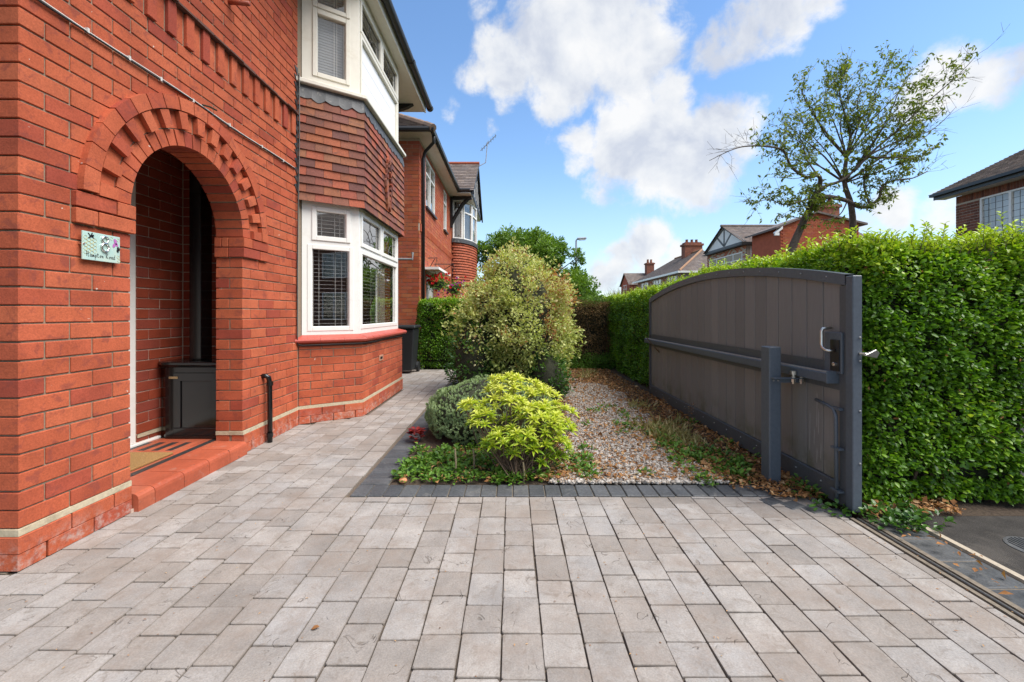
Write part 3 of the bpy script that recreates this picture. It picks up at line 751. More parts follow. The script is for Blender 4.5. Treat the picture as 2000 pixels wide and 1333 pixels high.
band.obj('cream_band', M['band'], house)
bk.flush(wl, 300, 'brick_courses')
vent = MB(); vent.box((-1.678, 5.36, .555), (-1.672, 5.52, .625)); vo = vent.obj('air_vent', m_plain('pale_vent', (.46, .24, .16), .8, 30., .2, .2), house)
v2 = MB(); v2.box((-1.6715, 5.395, .575), (-1.669, 5.485, .605)); v2.obj('vent_hole', M['ink'], vo)
sl = MB()
for k in range(3): bar(sl, k, 0, 1, .855, .90, -.15, .03)
slo = sl.obj('window_sill', M['mortar_p'], house)
for k, n in ((0, 3), (1, 8), (2, 3)):
    for j in range(n):
        prof = [(-.07, .846), (.046, .846), (.060, .856), (.066, .872), (.060, .888), (.046, .898), (-.07, .930)]
        a, b = j/n+.0015, (j+1)/n-.0015
        A = [(*bay(k, a, o), z) for o, z in prof]; B = [(*bay(k, b, o), z) for o, z in prof]; n_ = len(A)
        q = MB(); q.add(A+B, [list(range(n_)), list(range(2*n_-1, n_-1, -1))]+[[(i+1) % n_, i, i+n_, (i+1) % n_+n_] for i in range(n_)])
        q.obj('sill_tile', M['silltile'], slo)
# windows
def window(name, zlo, zhi, lay, mat, glass, blinds):
    """lay[k] = list of panes (t0,t1,z0,z1,kind)"""
    fr = MB()
    for k in range(3):
        ps = lay[min(k, 1) if k < 2 else 0]
        ts = sorted({0., 1.} | {p[0] for p in ps} | {p[1] for p in ps}); zs = sorted({zlo, zhi} | {p[2] for p in ps} | {p[3] for p in ps})
        for a, b in zip(ts[:-1], ts[1:]):
            col = []
            for c, d in zip(zs[:-1], zs[1:]):
                if any(p[0]-1e-6 <= a and b <= p[1]+1e-6 and p[2]-1e-6 <= c and d <= p[3]+1e-6 for p in ps): continue
                if col and abs(col[-1][1]-c) < 1e-6: col[-1][1] = d
                else: col.append([c, d])
            for c, d in col: bar(fr, k, a, b, c, d, -.11, -.055)
    f = fr.obj(name, mat, house)
    for k in range(2):
        for j, (t0, t1, z0, z1, kind) in enumerate(lay[k]):
            w = .045/LEN[k]; s = MB()   # raised sash round the pane
            for a, b, c, d in ((t0-w, t0+.006/LEN[k], z0-.045, z1+.045), (t1-.006/LEN[k], t1+w, z0-.045, z1+.045), (t0+.0065/LEN[k], t1-.0065/LEN[k], z0-.045, z0+.006), (t0+.0065/LEN[k], t1-.0065/LEN[k], z1-.006, z1+.045)):
                bar(s, k, a, b, c, d, -.075, -.042 if kind != 'fixed' else -.049)
            s.obj('sash', mat, f, bevel=.005)
            g = MB(); bar(g, k, t0, t1, z0, z1, -.084, -.078); g.obj('pane', M['panewhite'] if kind == 'white' else glass, f)
            if kind == 'lead':
                c = MB(); T = lambda a, z: (*bay(k, t0+(t1-t0)*a, -.0765), z0+(z1-z0)*z)
                for pth in ([(.5, 1), (.5, .72)], [(0, .62), (.3, .55), (.42, .42)], [(1, .62), (.7, .55), (.58, .42)], [(.5, .72), (.38, .5), (.5, .2), (.62, .5), (.5, .72)], [(.5, .2), (.5, 0)], [(0, .12), (.35, .2), (.5, .2), (.65, .2), (1, .12)], [(.06, 0), (.06, 1)], [(.94, 0), (.94, 1)], [(0, .93), (1, .93)], [(.42, .42), (.3, .25), (.5, .2)], [(.58, .42), (.7, .25), (.5, .2)]):
                    c.tube([T(*p) for p in pth], .0035, 4)
                c.obj('lead_came', M['leadline'], f)
    return f
LW = [[(.16, .83, 1.01, 1.853, 'fixed'), (.24, .77, 1.985, 2.262, 'open')], [(.064, .945, 1.02, 1.845, 'fixed'), (.064, .468, 1.965, 2.275, 'lead'), (.535, .94, 1.965, 2.275, 'lead')]]
lw = window('lower_bay_window', .925, 2.365, LW, M['upvc'], M['glass'], True)
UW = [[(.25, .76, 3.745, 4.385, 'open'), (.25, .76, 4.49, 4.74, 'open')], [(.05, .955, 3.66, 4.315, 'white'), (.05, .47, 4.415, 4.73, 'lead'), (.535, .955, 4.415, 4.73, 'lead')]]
uw = window('upper_bay_window', 3.60, 4.845, UW, M['cream'], M['glass_up'], True)
pane_lines = MB(); bar(pane_lines, 1, .052, .953, 3.905, 3.908, -.0775, -.0768); bar(pane_lines, 1, .052, .953, 4.105, 4.108, -.0775, -.0768); pane_lines.obj('pane_line', m_plain('pale_line', (.45, .46, .47), .5), uw)
# blinds: slats hang inside each pane
for k, t0, t1, z0, z1, w in ((0, .14, .85, 1.0, 1.87, lw), (0, .22, .79, 1.97, 2.28, lw), (1, .05, .955, 1.0, 1.86, lw)):
    z = z0
    while z < z1:
        s = MB(); bar(s, k, t0, t1, z, z+.0026, -.166, -.142); s.obj('blind_slat', M['slat'], w); z += .043
    for q in (.12, .68, .9) if k == 0 else (.2, .47, .74):
        t = t0+(t1-t0)*q; s = MB(); bar(s, k, t, t+.012/LEN[k]*1.2, z0, z1, -.186, -.181); s.obj('blind_tape', M['slat'], w)
z = 3.72; s = MB()
while z < 4.76:
    bar(s, 0, .22, .79, z, z+.026, -.16, -.155); z += .031
s.obj('blind', M['slat_up'], uw)
s = MB()
for q in (.58, .64): bar(s, 0, q, q+.012, 3.7, 4.8, -.15, -.147)
s.obj('blind_tape', M['slat'], uw)
rm = MB()
for z0, z1 in ((.1, 2.5), (2.6, 4.80)):
    rm.box((-4.4, 4.2, z0), (-4.35, 7.0, z1)); rm.box((-4.35, 4.51, z0), (-2.45, 4.55, z1)); rm.box((-4.35, 6.72, z0), (-2.45, 6.76, z1))
    for z in (z0, z1): rm.prism([(*bay(0, 0, -.12), z), (*bay(0, 1, -.12), z), (*bay(1, 1, -.12), z), (*bay(2, 1, -.12), z), (-4.4, 7, z), (-4.4, 4.2, z)], (0, 0, .04))
rm.obj('room', M['room'], house)
# tile hanging
thb = MB()
for k in range(3): bar(thb, k, 0, 1, 2.366, 3.54, -.12, .004)
tho = thb.obj('tile_hanging', M['lead'], house)
rows = 12; gz = 1.075/rows
for r in range(rows):
    zb = 2.335 + r*gz
    for k in range(3):
        n = {0: 4, 1: 11, 2: 4}[k]; off = 0.5 if r % 2 else 0.0; j = -1
        e = [0.] + [min(max((q+off)/n, 0), 1) for q in range(n+1)] + [1.]
        e = sorted(set(round(q, 4) for q in e))
        for a, b in zip(e[:-1], e[1:]):
            if b-a < .02: continue
            g = .0014/LEN[k]; u = R.uniform(-.002, .002); dz = R.uniform(-.003, .003)
            ob, ot = .033+u, .014
            P = [(*bay(k, a+g, ob-.013), zb+dz), (*bay(k, b-g, ob-.013), zb+dz), (*bay(k, b-g, ob), zb+dz), (*bay(k, a+g, ob), zb+dz)]
            zt = zb+gz+.03
            Q = [(*bay(k, a+g, ot-.009), zt), (*bay(k, b-g, ot-.009), zt), (*bay(k, b-g, ot), zt), (*bay(k, a+g, ot), zt)]
            q = MB(); q.add(P+Q, [[0,1,2,3],[7,6,5,4],[0,4,5,1],[1,5,6,2],[2,6,7,3],[3,7,4,0]])
            q.obj('tile', M['tile'], tho)
# lozenge of pointed tiles on the bay front
for r in range(9):
    z = 2.58+r*.072
    for s_ in (-1, 1):
        half = .11*(1-abs(r-4)/5.5)
        y = 5.64 + s_*half
        q = MB(); q.prism([(-1.652, y-.03, z+.02), (-1.652, y+.03*s_, z-.065), (-1.652, y+.055, z+.02), (-1.652, y+.03, z+.09)], (.03, 0, 0)); q.obj('pointed_tile', M['tile'], tho)
# lead skirt with a scalloped lower edge
fl = MB()
for k, n in ((0, 5), (1, 12), (2, 5)):
    N_ = n*10
    for i in range(N_):
        a, b = i/N_, (i+1)/N_
        za, zc = [3.42 - .028*abs(math.sin(math.pi*q*n)) + .01*math.sin(q*17+k) for q in (a, b)]
        P = [(*bay(k, a, .030), za), (*bay(k, b, .030), zc), (*bay(k, b, .006), 3.55), (*bay(k, a, .006), 3.55)]
        Q = [(*bay(k, a, .026), za), (*bay(k, b, .026), zc), (*bay(k, b, .002), 3.55), (*bay(k, a, .002), 3.55)]
        fl.add(P+Q, [[0,1,2,3],[7,6,5,4],[0,4,5,1]])
fl.obj('lead_flashing', M['lead'], house, smooth=False)
sf = MB(); y = 4.345; z = 2.40
sf.box((XF+.001, 4.395, 2.36), (XF+.016, 4.44, 3.62))
while z < 3.6:
    sf.prism([(XF+.001, 4.394, z), (XF+.001, 4.394, z+.10), (XF+.001, 4.33+R.uniform(-.01, .01), z+.085+R.uniform(-.02, .02))], (.006, 0, 0)); z += .085
sf.obj('lead_flashing', M['lead'], house)
us = MB()
for k in range(3): bar(us, k, 0, 1, 3.551, 3.60, -.11, .055 if k else .055)
us.obj('window_sill', M['cream'], house, bevel=.008)
# eaves
so = MB(); so.box((-2.7, -1, 4.862), (-1.612, 7.83, 4.88)); so.obj('soffit', M['cream'], house)
fa = MB(); fa.box((-1.611, -1, 4.85), (-1.588, 7.84, 5.03)); fa.obj('fascia', M['cream'], house)
gu = MB(); n = 8; prof = [(-1.585 + .055 + .055*math.cos(a), 4.985 + .06*math.sin(a)) for a in np.linspace(math.pi, 2*math.pi, 9)]; prof += [(x*1.0 + (.004 if x < -1.53 else -.004), z+.004) for x, z in prof[::-1]]
gu.prism([(x, -1, z) for x, z in prof], (0, 8.92, 0)); guo = gu.obj('gutter', M['gutter'], house)
for y in (3.3, 5.05, 6.45, 7.9):
    g = MB(); p2 = [(-1.53 + .064*math.cos(a), 4.983 + .069*math.sin(a)) for a in np.linspace(math.pi, 2*math.pi, 9)]; g.prism([(x, y-.04, z) for x, z in p2], (0, .08, 0)); g.obj('gutter_joint', M['gutter'], guo)
bkt = MB(); bkt.prism([(-1.75, 7.5, 4.86), (-2.2, 7.5, 4.86), (-2.2, 7.5, 4.68), (-1.85, 7.5, 4.80)], (0, .09, 0)); bkt.obj('eaves_bracket', M['timber_b'], house)
rf = MB(); rf.prism([(-1.53, -1, 5.05), (-5.4, -1, 8.0), (-5.4, -1, 7.9), (-1.62, -1, 4.99)], (0, 8.87, 0)); rf.prism([(-9.3, -1, 5.05), (-5.4, -1, 8.0), (-5.4, -1, 7.9), (-9.3, -1, 4.95)], (0, 8.87, 0)); rf.obj('roof', M['roof_d'], house)
op = MB(); op.tube([(XF-.05, 3.33, 3.60), (XF+.16, 3.33, 3.585)], .018, 10); op.obj('overflow_pipe', m_plain('red_painted_pipe', (.30, .06, .03), .5), house, smooth=True)
# ------------------------------------------------------------ things at the house
def wallpt(y, z, o=0.): return (XF + o, y, z)
pl = thing('house_number_sign', (XF+.02, 2.274, 1.436), 'pale mint house number plaque fixed beside the arch', 'sign')
mb = MB(); mb.box((XF+.018, 2.17, 1.436), (XF+.026, 2.378, 1.583)); mb.obj('plate', M['plaque'], pl, bevel=.0015)
for y, z in ((2.176, 1.517), (2.372, 1.517)):
    mb = MB(); mb.tube([(XF-.01, y, z), (XF+.031, y, z)], .0045, 8); mb.obj('screw', M['chrome'], pl)
PO = XF + .0272
def ell(mb, y, z, a, b, rot=0., n=14, x=None):
    c, s = math.cos(rot), math.sin(rot); x = x or PO-.0008
    mb.prism([(x, y + a*math.cos(q)*c - b*math.sin(q)*s, z + a*math.cos(q)*s + b*math.sin(q)*c) for q in np.linspace(0, 2*math.pi, n, endpoint=False)], (.0012, 0, 0))
mb = MB()
def ring(mb, y, z, ry, rz, r):
    mb.tube([(PO+.003, y + ry*math.cos(a), z + rz*math.sin(a)) for a in np.linspace(0, 2*math.pi, 25)], r, 6)
ring(mb, 2.287, 1.553, .0165, .0175, .0052); ring(mb, 2.287, 1.5125, .0195, .0215, .0056)
mb.obj('number', M['chrome'], pl, smooth=True)
mb = MB()
for i in range(6):
    for j in range(5):
        y = 2.184 + i*.0165; z = 1.475 + j*.019 + (.0095 if i % 2 else 0)
        if (i > 3 and j > 1) or z > 1.56 or (y-2.2)**2*3+(z-1.52)**2 > .0075: continue
        mb.tube([(PO-.0006, y+.010*math.cos(a), z+.010*math.sin(a)) for a in np.linspace(0, 2*math.pi, 7)], .0008, 4)
for y, z in ((2.325, 1.567), (2.365, 1.565), (2.366, 1.47), (2.37, 1.45)):
    mb.tube([(PO-.0006, y+.009*math.cos(a), z+.009*math.sin(a)) for a in np.linspace(0, 2*math.pi, 7)], .0008, 4)
mb.obj('honeycomb', M['hexline'], pl, kind='stuff')
mb = MB()
ell(mb, 2.215, 1.561, .011, .0065, .3); ell(mb, 2.224, 1.565, .005, .005)
for dy, dz, r in ((-.010, .008, 2.3), (.004, .011, 1.2), (-.008, -.008, 3.7), (.010, -.006, -.6)): ell(mb, 2.213+dy, 1.561+dz, .009, .0028, r)
ell(mb, 2.366, 1.515, .008, .012, .1); ell(mb, 2.362, 1.502, .005, .008, .6)
mb.obj('bee', M['ink'], pl)
mb = MB(); ell(mb, 2.349, 1.553, .008, .017, .35); ell(mb, 2.342, 1.533, .008, .014, -.5); ell(mb, 2.358, 1.537, .006, .010, .3); mb.obj('flower', M['purple'], pl)
# handwritten lettering
GL = {'H': [[(0, 1.9), (.1, 0)], [(-.25, .9), (.3, 1.0), (.8, 1.05)], [(.75, 2.0), (.6, .6), (.7, 0), (.95, .1)]],
      'a': [[(.5, .8), (.2, .9), (0, .45), (.12, .02), (.4, .3), (.52, .85), (.5, .2), (.65, 0), (.8, .15)]],
      'm': [[(0, .8), (.05, 0), (.2, .7), (.33, .75), (.35, 0), (.5, .7), (.64, .72), (.66, .1), (.8, .05)]],
      'p': [[(0, .8), (.02, -1.0), (.05, .5), (.25, .9), (.5, .6), (.35, .05), (.1, .1)], [(.35, .05), (.65, .15)]],
      't': [[(.15, 1.7), (.1, .2), (.3, 0), (.5, .15)], [(-.2, 1.05), (.5, 1.15)]],
      'o': [[(.3, .85), (.05, .5), (.2, 0), (.5, .3), (.35, .85), (.7, .7)]],
      'n': [[(0, .8), (.05, 0), (.2, .65), (.4, .75), (.45, .1), (.65, .05)]],
      'R': [[(.1, 1.9), (.1, 0)], [(-.15, 1.7), (.4, 2.0), (.75, 1.5), (.2, .95), (.5, .4), (.9, 0)]],
      'd': [[(.5, .75), (.2, .9), (0, .4), (.2, 0), (.5, .4), (.65, 1.8), (.52, .2), (.75, 0)]]}
def catmull(pts, n=6):
    P = [pts[0]] + list(pts) + [pts[-1]]; out = []
    for i in range(1, len(P)-2):
        for k in range(n):
            t = k/n; a, b, c, d = P[i-1], P[i], P[i+1], P[i+2]
            out.append(tuple(.5*((2*b[j]) + (c[j]-a[j])*t + (2*a[j]-5*b[j]+4*c[j]-d[j])*t*t + (3*b[j]-a[j]-3*c[j]+d[j])*t**3) for j in range(len(b))))
    out.append(tuple(pts[-1])); return out
mb = MB(); cx = 2.190; u_ = .0132
for ch in 'Hampton Road':
    if ch == ' ': cx += u_*.75; continue
    for st_ in GL[ch]: mb.tube([(PO-.0004, cx + x*u_*1.02, 1.455 + z*u_) for x, z in catmull(st_)], .0011, 4)
    cx += u_*({'H': 1.25, 'R': 1.2, 'm': .98}.get(ch, .84)*1.12)
mb.obj('lettering', M['ink'], pl)

cb = thing('wall_cable', (XF, 1.9, 2.63), 'thin white and black cable clipped along the brick wall above the arch', 'cable')
pth = [(XF+.010, y, 2.632 + .006*math.sin(y*5)) for y in np.linspace(1.6, 4.32, 26)]
mb = MB(); mb.tube(pth, .0042, 6); mb.obj('white_cable', M['cable_w'], cb, smooth=True)
mb = MB(); mb.tube([(x+.003, y, z-.010+.003*math.sin(y*9)) for x, y, z in pth], .0045, 6); mb.obj('black_cable', M['cable_b'], cb, smooth=True)
for y in (2.21, 2.45, 2.67, 2.94, 3.32, 3.75, 4.1):
    mb = MB(); mb.box((XF, y-.006, 2.618), (XF+.018, y+.006, 2.642)); mb.obj('clip', M['cable_w'], cb)
mb = MB(); mb.tube([(XF+.01, 3.03, 2.645), (XF+.035, 3.07, 2.65), (XF+.03, 3.15, 2.662)], .006, 6); mb.obj('hook', M['coredark'], cb)
cb = thing('window_cable', (XF, 4.37, .83), 'grey cable running down beside the bay window and under its sill', 'cable')
pt2 = [(XF+.03, 4.372, 3.62), (XF+.03, 4.375, 3.0), (XF+.022, 4.37, 2.38), (XF+.012, 4.372, 1.6), (XF+.012, 4.37, .93), (XF+.012, 4.374, .86), (XF+.012, 4.39, .835)]
pt2 += [(*bay(0, t, .012), .826) for t in (.06, .3, .6, .97)] + [(*bay(1, t, .012), .826-.004*math.sin(t*9)) for t in (.03, .25, .5, .75, .99)]
mb = MB(); mb.tube(pt2, .0055, 6); mb.obj('grey_cable', m_plain('grey_cable', (.28, .27, .25), .5), cb, smooth=True)
mb = MB(); mb.tube([(x+.004, y-.012 if y < 4.38 else y, z-(.011 if z < .9 else 0)) for x, y, z in pt2], .005, 6); mb.obj('black_cable', M['cable_b'], cb, smooth=True)

cu = thing('corner_cupboard', (-2.7, 3.7, .105), 'black painted panelled corner cupboard inside the porch', 'cupboard')
FY = 3.56; P0 = [(-2.998, 3.866), (-2.998, 3.63), (-2.905, FY), (-2.445, FY), (-2.445, 3.866)]
mb = MB(); mb.prism([(x, y, .108) for x, y in P0], (0, 0, .60)); mb.obj('carcass', M['blackpaint'], cu, bevel=.004)
T0 = [(-2.998, 3.867), (-2.998, 3.60), (-2.915, FY-.028), (-2.432, FY-.028), (-2.432, 3.867)]
mb = MB(); mb.prism([(x, y, .722) for x, y in T0], (0, 0, .028)); mb.prism([(x, y-.0 if i in (0, 4) else y+.012, .7085) for i, (x, y) in enumerate(T0)], (0, 0, .013)); mb.obj('top', M['blackpaint'], cu, bevel=.006)
mb = MB(); mb.box((-2.83, FY-.012, .20), (-2.77, FY-.0005, .64)); mb.box((-2.515, FY-.012, .20), (-2.455, FY-.0005, .64)); mb.box((-2.83, FY-.0125, .135), (-2.455, FY-.0005, .199)); mb.box((-2.83, FY-.0125, .59), (-2.455, FY-.0005, .66)); mb.obj('door_frame', M['blackpaint'], cu, bevel=.003)
mb = MB(); mb.box((-2.86, FY-.02, .612), (-2.79, FY-.0135, .63)); mb.obj('latch', m_plain('worn_brass', (.42, .30, .16), .5, 40., .3, .1, metal=.6), cu)
mb = MB(); mb.box((-2.89, FY-.008, .112), (-2.45, FY-.0005, .13)); mb.obj('plinth', M['blackpaint'], cu)
ck = thing('cable_trunking', (-2.75, 3.74, .751), 'tall black boxed trunking rising from the cupboard to the porch ceiling', 'trunking')
mb = MB(); mb.box((-2.812, 3.70, .752), (-2.708, 3.775, 2.619)); mb.obj('box', M['blackpaint'], ck, bevel=.004)
mb = MB(); mb.box((-2.80, 3.776, .752), (-2.73, 3.866, 2.619)); mb.obj('backing', M['blackpaint'], ck)
dm = MB(); dm.box((-2.96, 2.42, .1085), (-2.525, 3.17, .124)); tag(dm.obj('door_mat', M['mat'], None, bevel=.004), 'brown coir door mat lying on the porch tiles', 'door mat')
wp = thing('waste_pipe', (XF+.02, 3.81, 0), 'short black cast waste pipe elbow low on the brick wall', 'pipe')
mb = MB(); mb.tube([(XF-.02, 3.775, .600), (XF+.03, 3.78, .602), (XF+.048, 3.79, .585), (XF+.052, 3.80, .54), (XF+.052, 3.805, .3), (XF+.052, 3.805, .0)], .021, 12); mb.obj('pipe', M['blackpaint'], wp, smooth=True)
for z in (.53, .07): mb = MB(); mb.lathe((XF+.052, 3.804, z), [(.021, -.02), (.027, -.018), (.027, .018), (.021, .02)], 12); mb.obj('collar', M['blackpaint'], wp)
bn = thing('wheelie_bin', (-2.06, 8.3, 0), 'black wheelie bin between the bay and the clipped hedge', 'bin')
mb = MB()
def frust(mb, x0, x1, y0, y1, z0, z1, k):
    cx, cy = (x0+x1)/2, (y0+y1)/2
    B = [(cx+(x-cx)*k, cy+(y-cy)*k, z0) for x, y in ((x0,y0),(x1,y0),(x1,y1),(x0,y1))]; T = [(x, y, z1) for x, y in ((x0,y0),(x1,y0),(x1,y1),(x0,y1))]
    mb.add(B+T, BOXF)
frust(mb, -2.30, -1.86, 8.05, 8.53, .06, .86, .8); mb.obj('body', M['binplastic'], bn, bevel=.02)
mb = MB(); frust(mb, -2.325, -1.835, 8.02, 8.57, .865, .925, 1.03); mb.obj('lid', M['binplastic'], bn, bevel=.018)
mb = MB(); mb.tube([(-2.28, 8.57, .90), (-2.28, 8.62, .91), (-1.88, 8.62, .91), (-1.88, 8.57, .90)], .015, 8); mb.obj('handle', M['binplastic'], bn)
for x in (-2.29, -1.87):
    mb = MB(); mb.tube([(x-.022, 8.46, .10), (x+.022, 8.46, .10)], .10, 16); mb.obj('wheel', M['binplastic'], bn)

# ------------------------------------------------------------ sliding gate, post, manhole
gt = thing('sliding_gate', (1.975, 2.44, .015), 'wide arched grey composite board gate slid open beside the hedge', 'gate')
def top(y): return 1.56 - .19*((y-4.2)/1.8)**2
GY0, GY1 = 2.425, 6.04
fr = MB(); fr.box((1.945, GY0, .02), (2.0, GY0+.055, top(GY0))); fr.obj('stile', M['steel'], gt, bevel=.004)
fr = MB(); fr.box((1.950, GY0+.056, .02), (1.996, GY0+.105, top(GY0+.08)-.07)); fr.obj('stile', M['steel_d'], gt)
fr = MB(); fr.box((1.945, GY1-.05, .02), (2.0, GY1, top(GY1)-.002)); fr.obj('stile', M['steel_d'], gt, bevel=.004)
fr = MB(); fr.box((1.946, GY0+.106, .02), (1.999, GY1-.051, .15)); fr.obj('bottom_rail', M['steel_d'], gt, bevel=.004)
fr = MB(); ya = np.linspace(GY0+.056, GY1-.051, 40)
for a, b in zip(ya[:-1], ya[1:]):
    P = [(1.944, a, top(a)-.065), (1.944, b, top(b)-.065), (1.944, b, top(b)), (1.944, a, top(a))]; Q = [(2.002, y, z) for _, y, z in P]
    fr.add(P+Q, [[3,2,1,0],[4,5,6,7],[2,3,7,6],[0,1,5,4]])
fr.obj('top_rail', M['steel'], gt)
fr = MB(); fr.box((1.952, GY0+.106, .70), (1.960, GY1-.06, .865)); fr.obj('backing_flat', M['steel_d'], gt)
fr = MB(); fr.box((1.885, GY0+.12, .742), (1.9515, GY1+.02, .80)); rl = fr.obj('guide_rail', M['steel'], gt, bevel=.004)
fr = MB(); fr.box((1.900, GY0+.125, .8005), (1.930, GY1, .806)); fr.obj('guide_strip', m_plain('worn_strip', (.40, .36, .31), .7, 30., .3, .1, dirt=((.15, .13, .11), 6., .5, .6)), rl)
fr = MB(); fr.box((1.878, GY0+.112, .738), (1.957, GY0+.119, .812)); fr.obj('end_cap', M['steel'], rl, bevel=.002)
y = GY0+.106; k = 0
while y < GY1-.06:
    e = min(y+.1505, GY1-.051); b_ = MB()
    P = [(1.9635, y+.0030, .151), (1.9635, e-.0030, .151), (1.9635, e-.0030, top(e)-.064), (1.9635, y+.0030, top(y)-.064)]
    b_.prism(P, (.024, 0, 0)); b_.obj('board', M['gate'], gt, bevel=.0035); y = e+.0005; k += 1
bm_ = MB(); bm_.lathe((0, 0, 0), [(.0062, 0), (.0062, .003), (.004, .006), (.001, .007)], 8)
bolt = bm_.mesh('bolt'); bolt.materials.append(m_plain('dull_zinc', (.30, .30, .30), .5, 30., .2, 0, metal=.5))
for y in np.arange(GY0+.2, GY1-.06, .235):
    obj('bolt', bolt, None, gt, Matrix.Translation((1.944, y, top(y)-.03)) @ Matrix.Rotation(-math.pi/2, 4, 'Y'))
    obj('bolt', bolt, None, gt, Matrix.Translation((1.946, y+.05, .105)) @ Matrix.Rotation(-math.pi/2, 4, 'Y'))
for z in (1.02, .885, .60, .3): obj('bolt', bolt, None, gt, Matrix.Translation((1.985, GY0, z)) @ Matrix.Rotation(math.pi/2, 4, 'X'))
lp = MB(); lp.box((1.936, GY0+.07, .80), (1.9505, GY0+.21, 1.045)); lp.obj('lock_box', M['steel'], gt, bevel=.003)
lp = MB(); lp.box((1.931, GY0+.085, .815), (1.9355, GY0+.155, 1.0)); lo = lp.obj('lock_plate', m_plain('black_lock', (.012, .012, .013), .3, 30., .2, 0, spec=.6), gt)
lp = MB(); lp.tube([(1.930, GY0+.12, .935), (1.895, GY0+.12, .935), (1.888, GY0+.135, .938), (1.888, GY0+.16, .95), (1.888, GY0+.168, .97), (1.888, GY0+.168, 1.05), (1.893, GY0+.165, 1.066), (1.945, GY0+.16, 1.07)], .0085, 10); lp.obj('pull_handle', M['metal'], gt, smooth=True)
lp = MB(); lp.lathe((0, 0, 0), [(.012, 0), (.012, .012), (.008, .014)], 12); obj('lock_cylinder', lp.mesh('lock_cylinder'), M['metal'], gt, Matrix.Translation((1.931, GY0+.115, .855)) @ Matrix.Rotation(-math.pi/2, 4, 'Y'))
lp = MB(); lp.tube([(2.003, GY0+.12, .935), (2.04, GY0+.11, .935), (2.05, GY0+.09, .95), (2.05, GY0+.09, 1.04), (2.03, GY0+.1, 1.06), (2.003, GY0+.11, 1.06)], .0085, 10); lp.obj('pull_handle', M['metal'], gt, smooth=True)
lp = MB(); lp.prism([(1.985, GY0-.03, .92), (2.06, GY0-.03, .905), (2.075, GY0-.03, .935), (2.055, GY0-.03, .955)], (0, .022, 0)); lp.tube([(1.98, GY0-.001, .93), (1.998, GY0-.03, .93)], .008, 8); lp.obj('thumb_latch', M['metal'], gt, bevel=.004)
db = MB(); db.tube([(1.928, GY0+.27, .612), (1.926, GY0+.16, .597), (1.925, GY0+.12, .585), (1.925, GY0+.103, .55), (1.925, GY0+.10, .5), (1.925, GY0+.095, .05)], .0105, 10); dbo = db.obj('drop_bolt', M['steel'], gt, smooth=True)
for z in (.36, .11):
    db = MB(); db.box((1.910, GY0+.06, z-.006), (1.9445, GY0+.125, z+.006)); db.obj('bolt_guide', M['steel'], dbo)
db = MB(); db.box((1.92, GY0+.068, .585), (1.945, GY0+.14, .60)); db.obj('bolt_guide', M['steel'], dbo)
sm = MB()
for y, z0, z1 in ((2.80, .25, .52), (2.735, .42, .66), (2.72, .38, .55), (2.76, .3, .42), (2.70, .22, .34), (2.735, .19, .30)):
    sm.prism([(1.9632, y, z0), (1.9632, y+.004, z0+.02), (1.9632, y+.001, z1), (1.9632, y-.003, z1-.03)], (-.0004, 0, 0))
sm.obj('chalky_smear', m_plain('chalky', (.34, .33, .32), .9), gt)
pt = thing('gate_post', (1.76, 2.89, 0), 'short blue grey square steel post in front of the gate', 'post')
mb = MB(); mb.box((1.722, 2.842, -.05), (1.802, 2.942, .934)); mb.obj('post', M['steel'], pt, bevel=.006)
mb = MB(); mb.box((1.730, 2.836, .695), (1.935, 2.8415, .725)); mb.box((1.730, 2.80, .7255), (1.935, 2.8415, .731)); mb.obj('roller_bracket', M['steel'], pt)
for x in (1.745, 1.775):
    obj('bolt', bolt, None, pt, Matrix.Translation((x, 2.836, .71)) @ Matrix.Rotation(math.pi/2, 4, 'X'))
for x in (1.868, 1.92):
    mb = MB(); mb.lathe((x, 2.82, .7315), [(.014, 0), (.014, .010), (.009, .011), (.009, .02), (.02, .0205), (.02, .045), (.006, .046)], 12); mb.obj('roller', M['metal'], pt)
    mb = MB(); mb.lathe((x, 2.82, .69), [(.009, 0), (.009, .012), (.014, .013), (.014, .034)], 6); mb.obj('nut', M['metal'], pt)
mh = thing('manhole_cover', (2.58, 2.10, -.006), 'dark round inspection cover in the asphalt footway', 'cover')
mb = MB(); mb.lathe((2.60, 2.10, -.02), [(.115, 0), (.115, .017), (.105, .019)], 28); mb.obj('lid', M['edging'], mh)
mb = MB()
for i in range(9): x = 2.52+.02*i; h = math.sqrt(max(0, .0095-(x-2.60)**2)); mb.box((x-.004, 2.10-h, -.0005), (x+.004, 2.10+h, .003))
mb.obj('rib', M['edging'], mh)

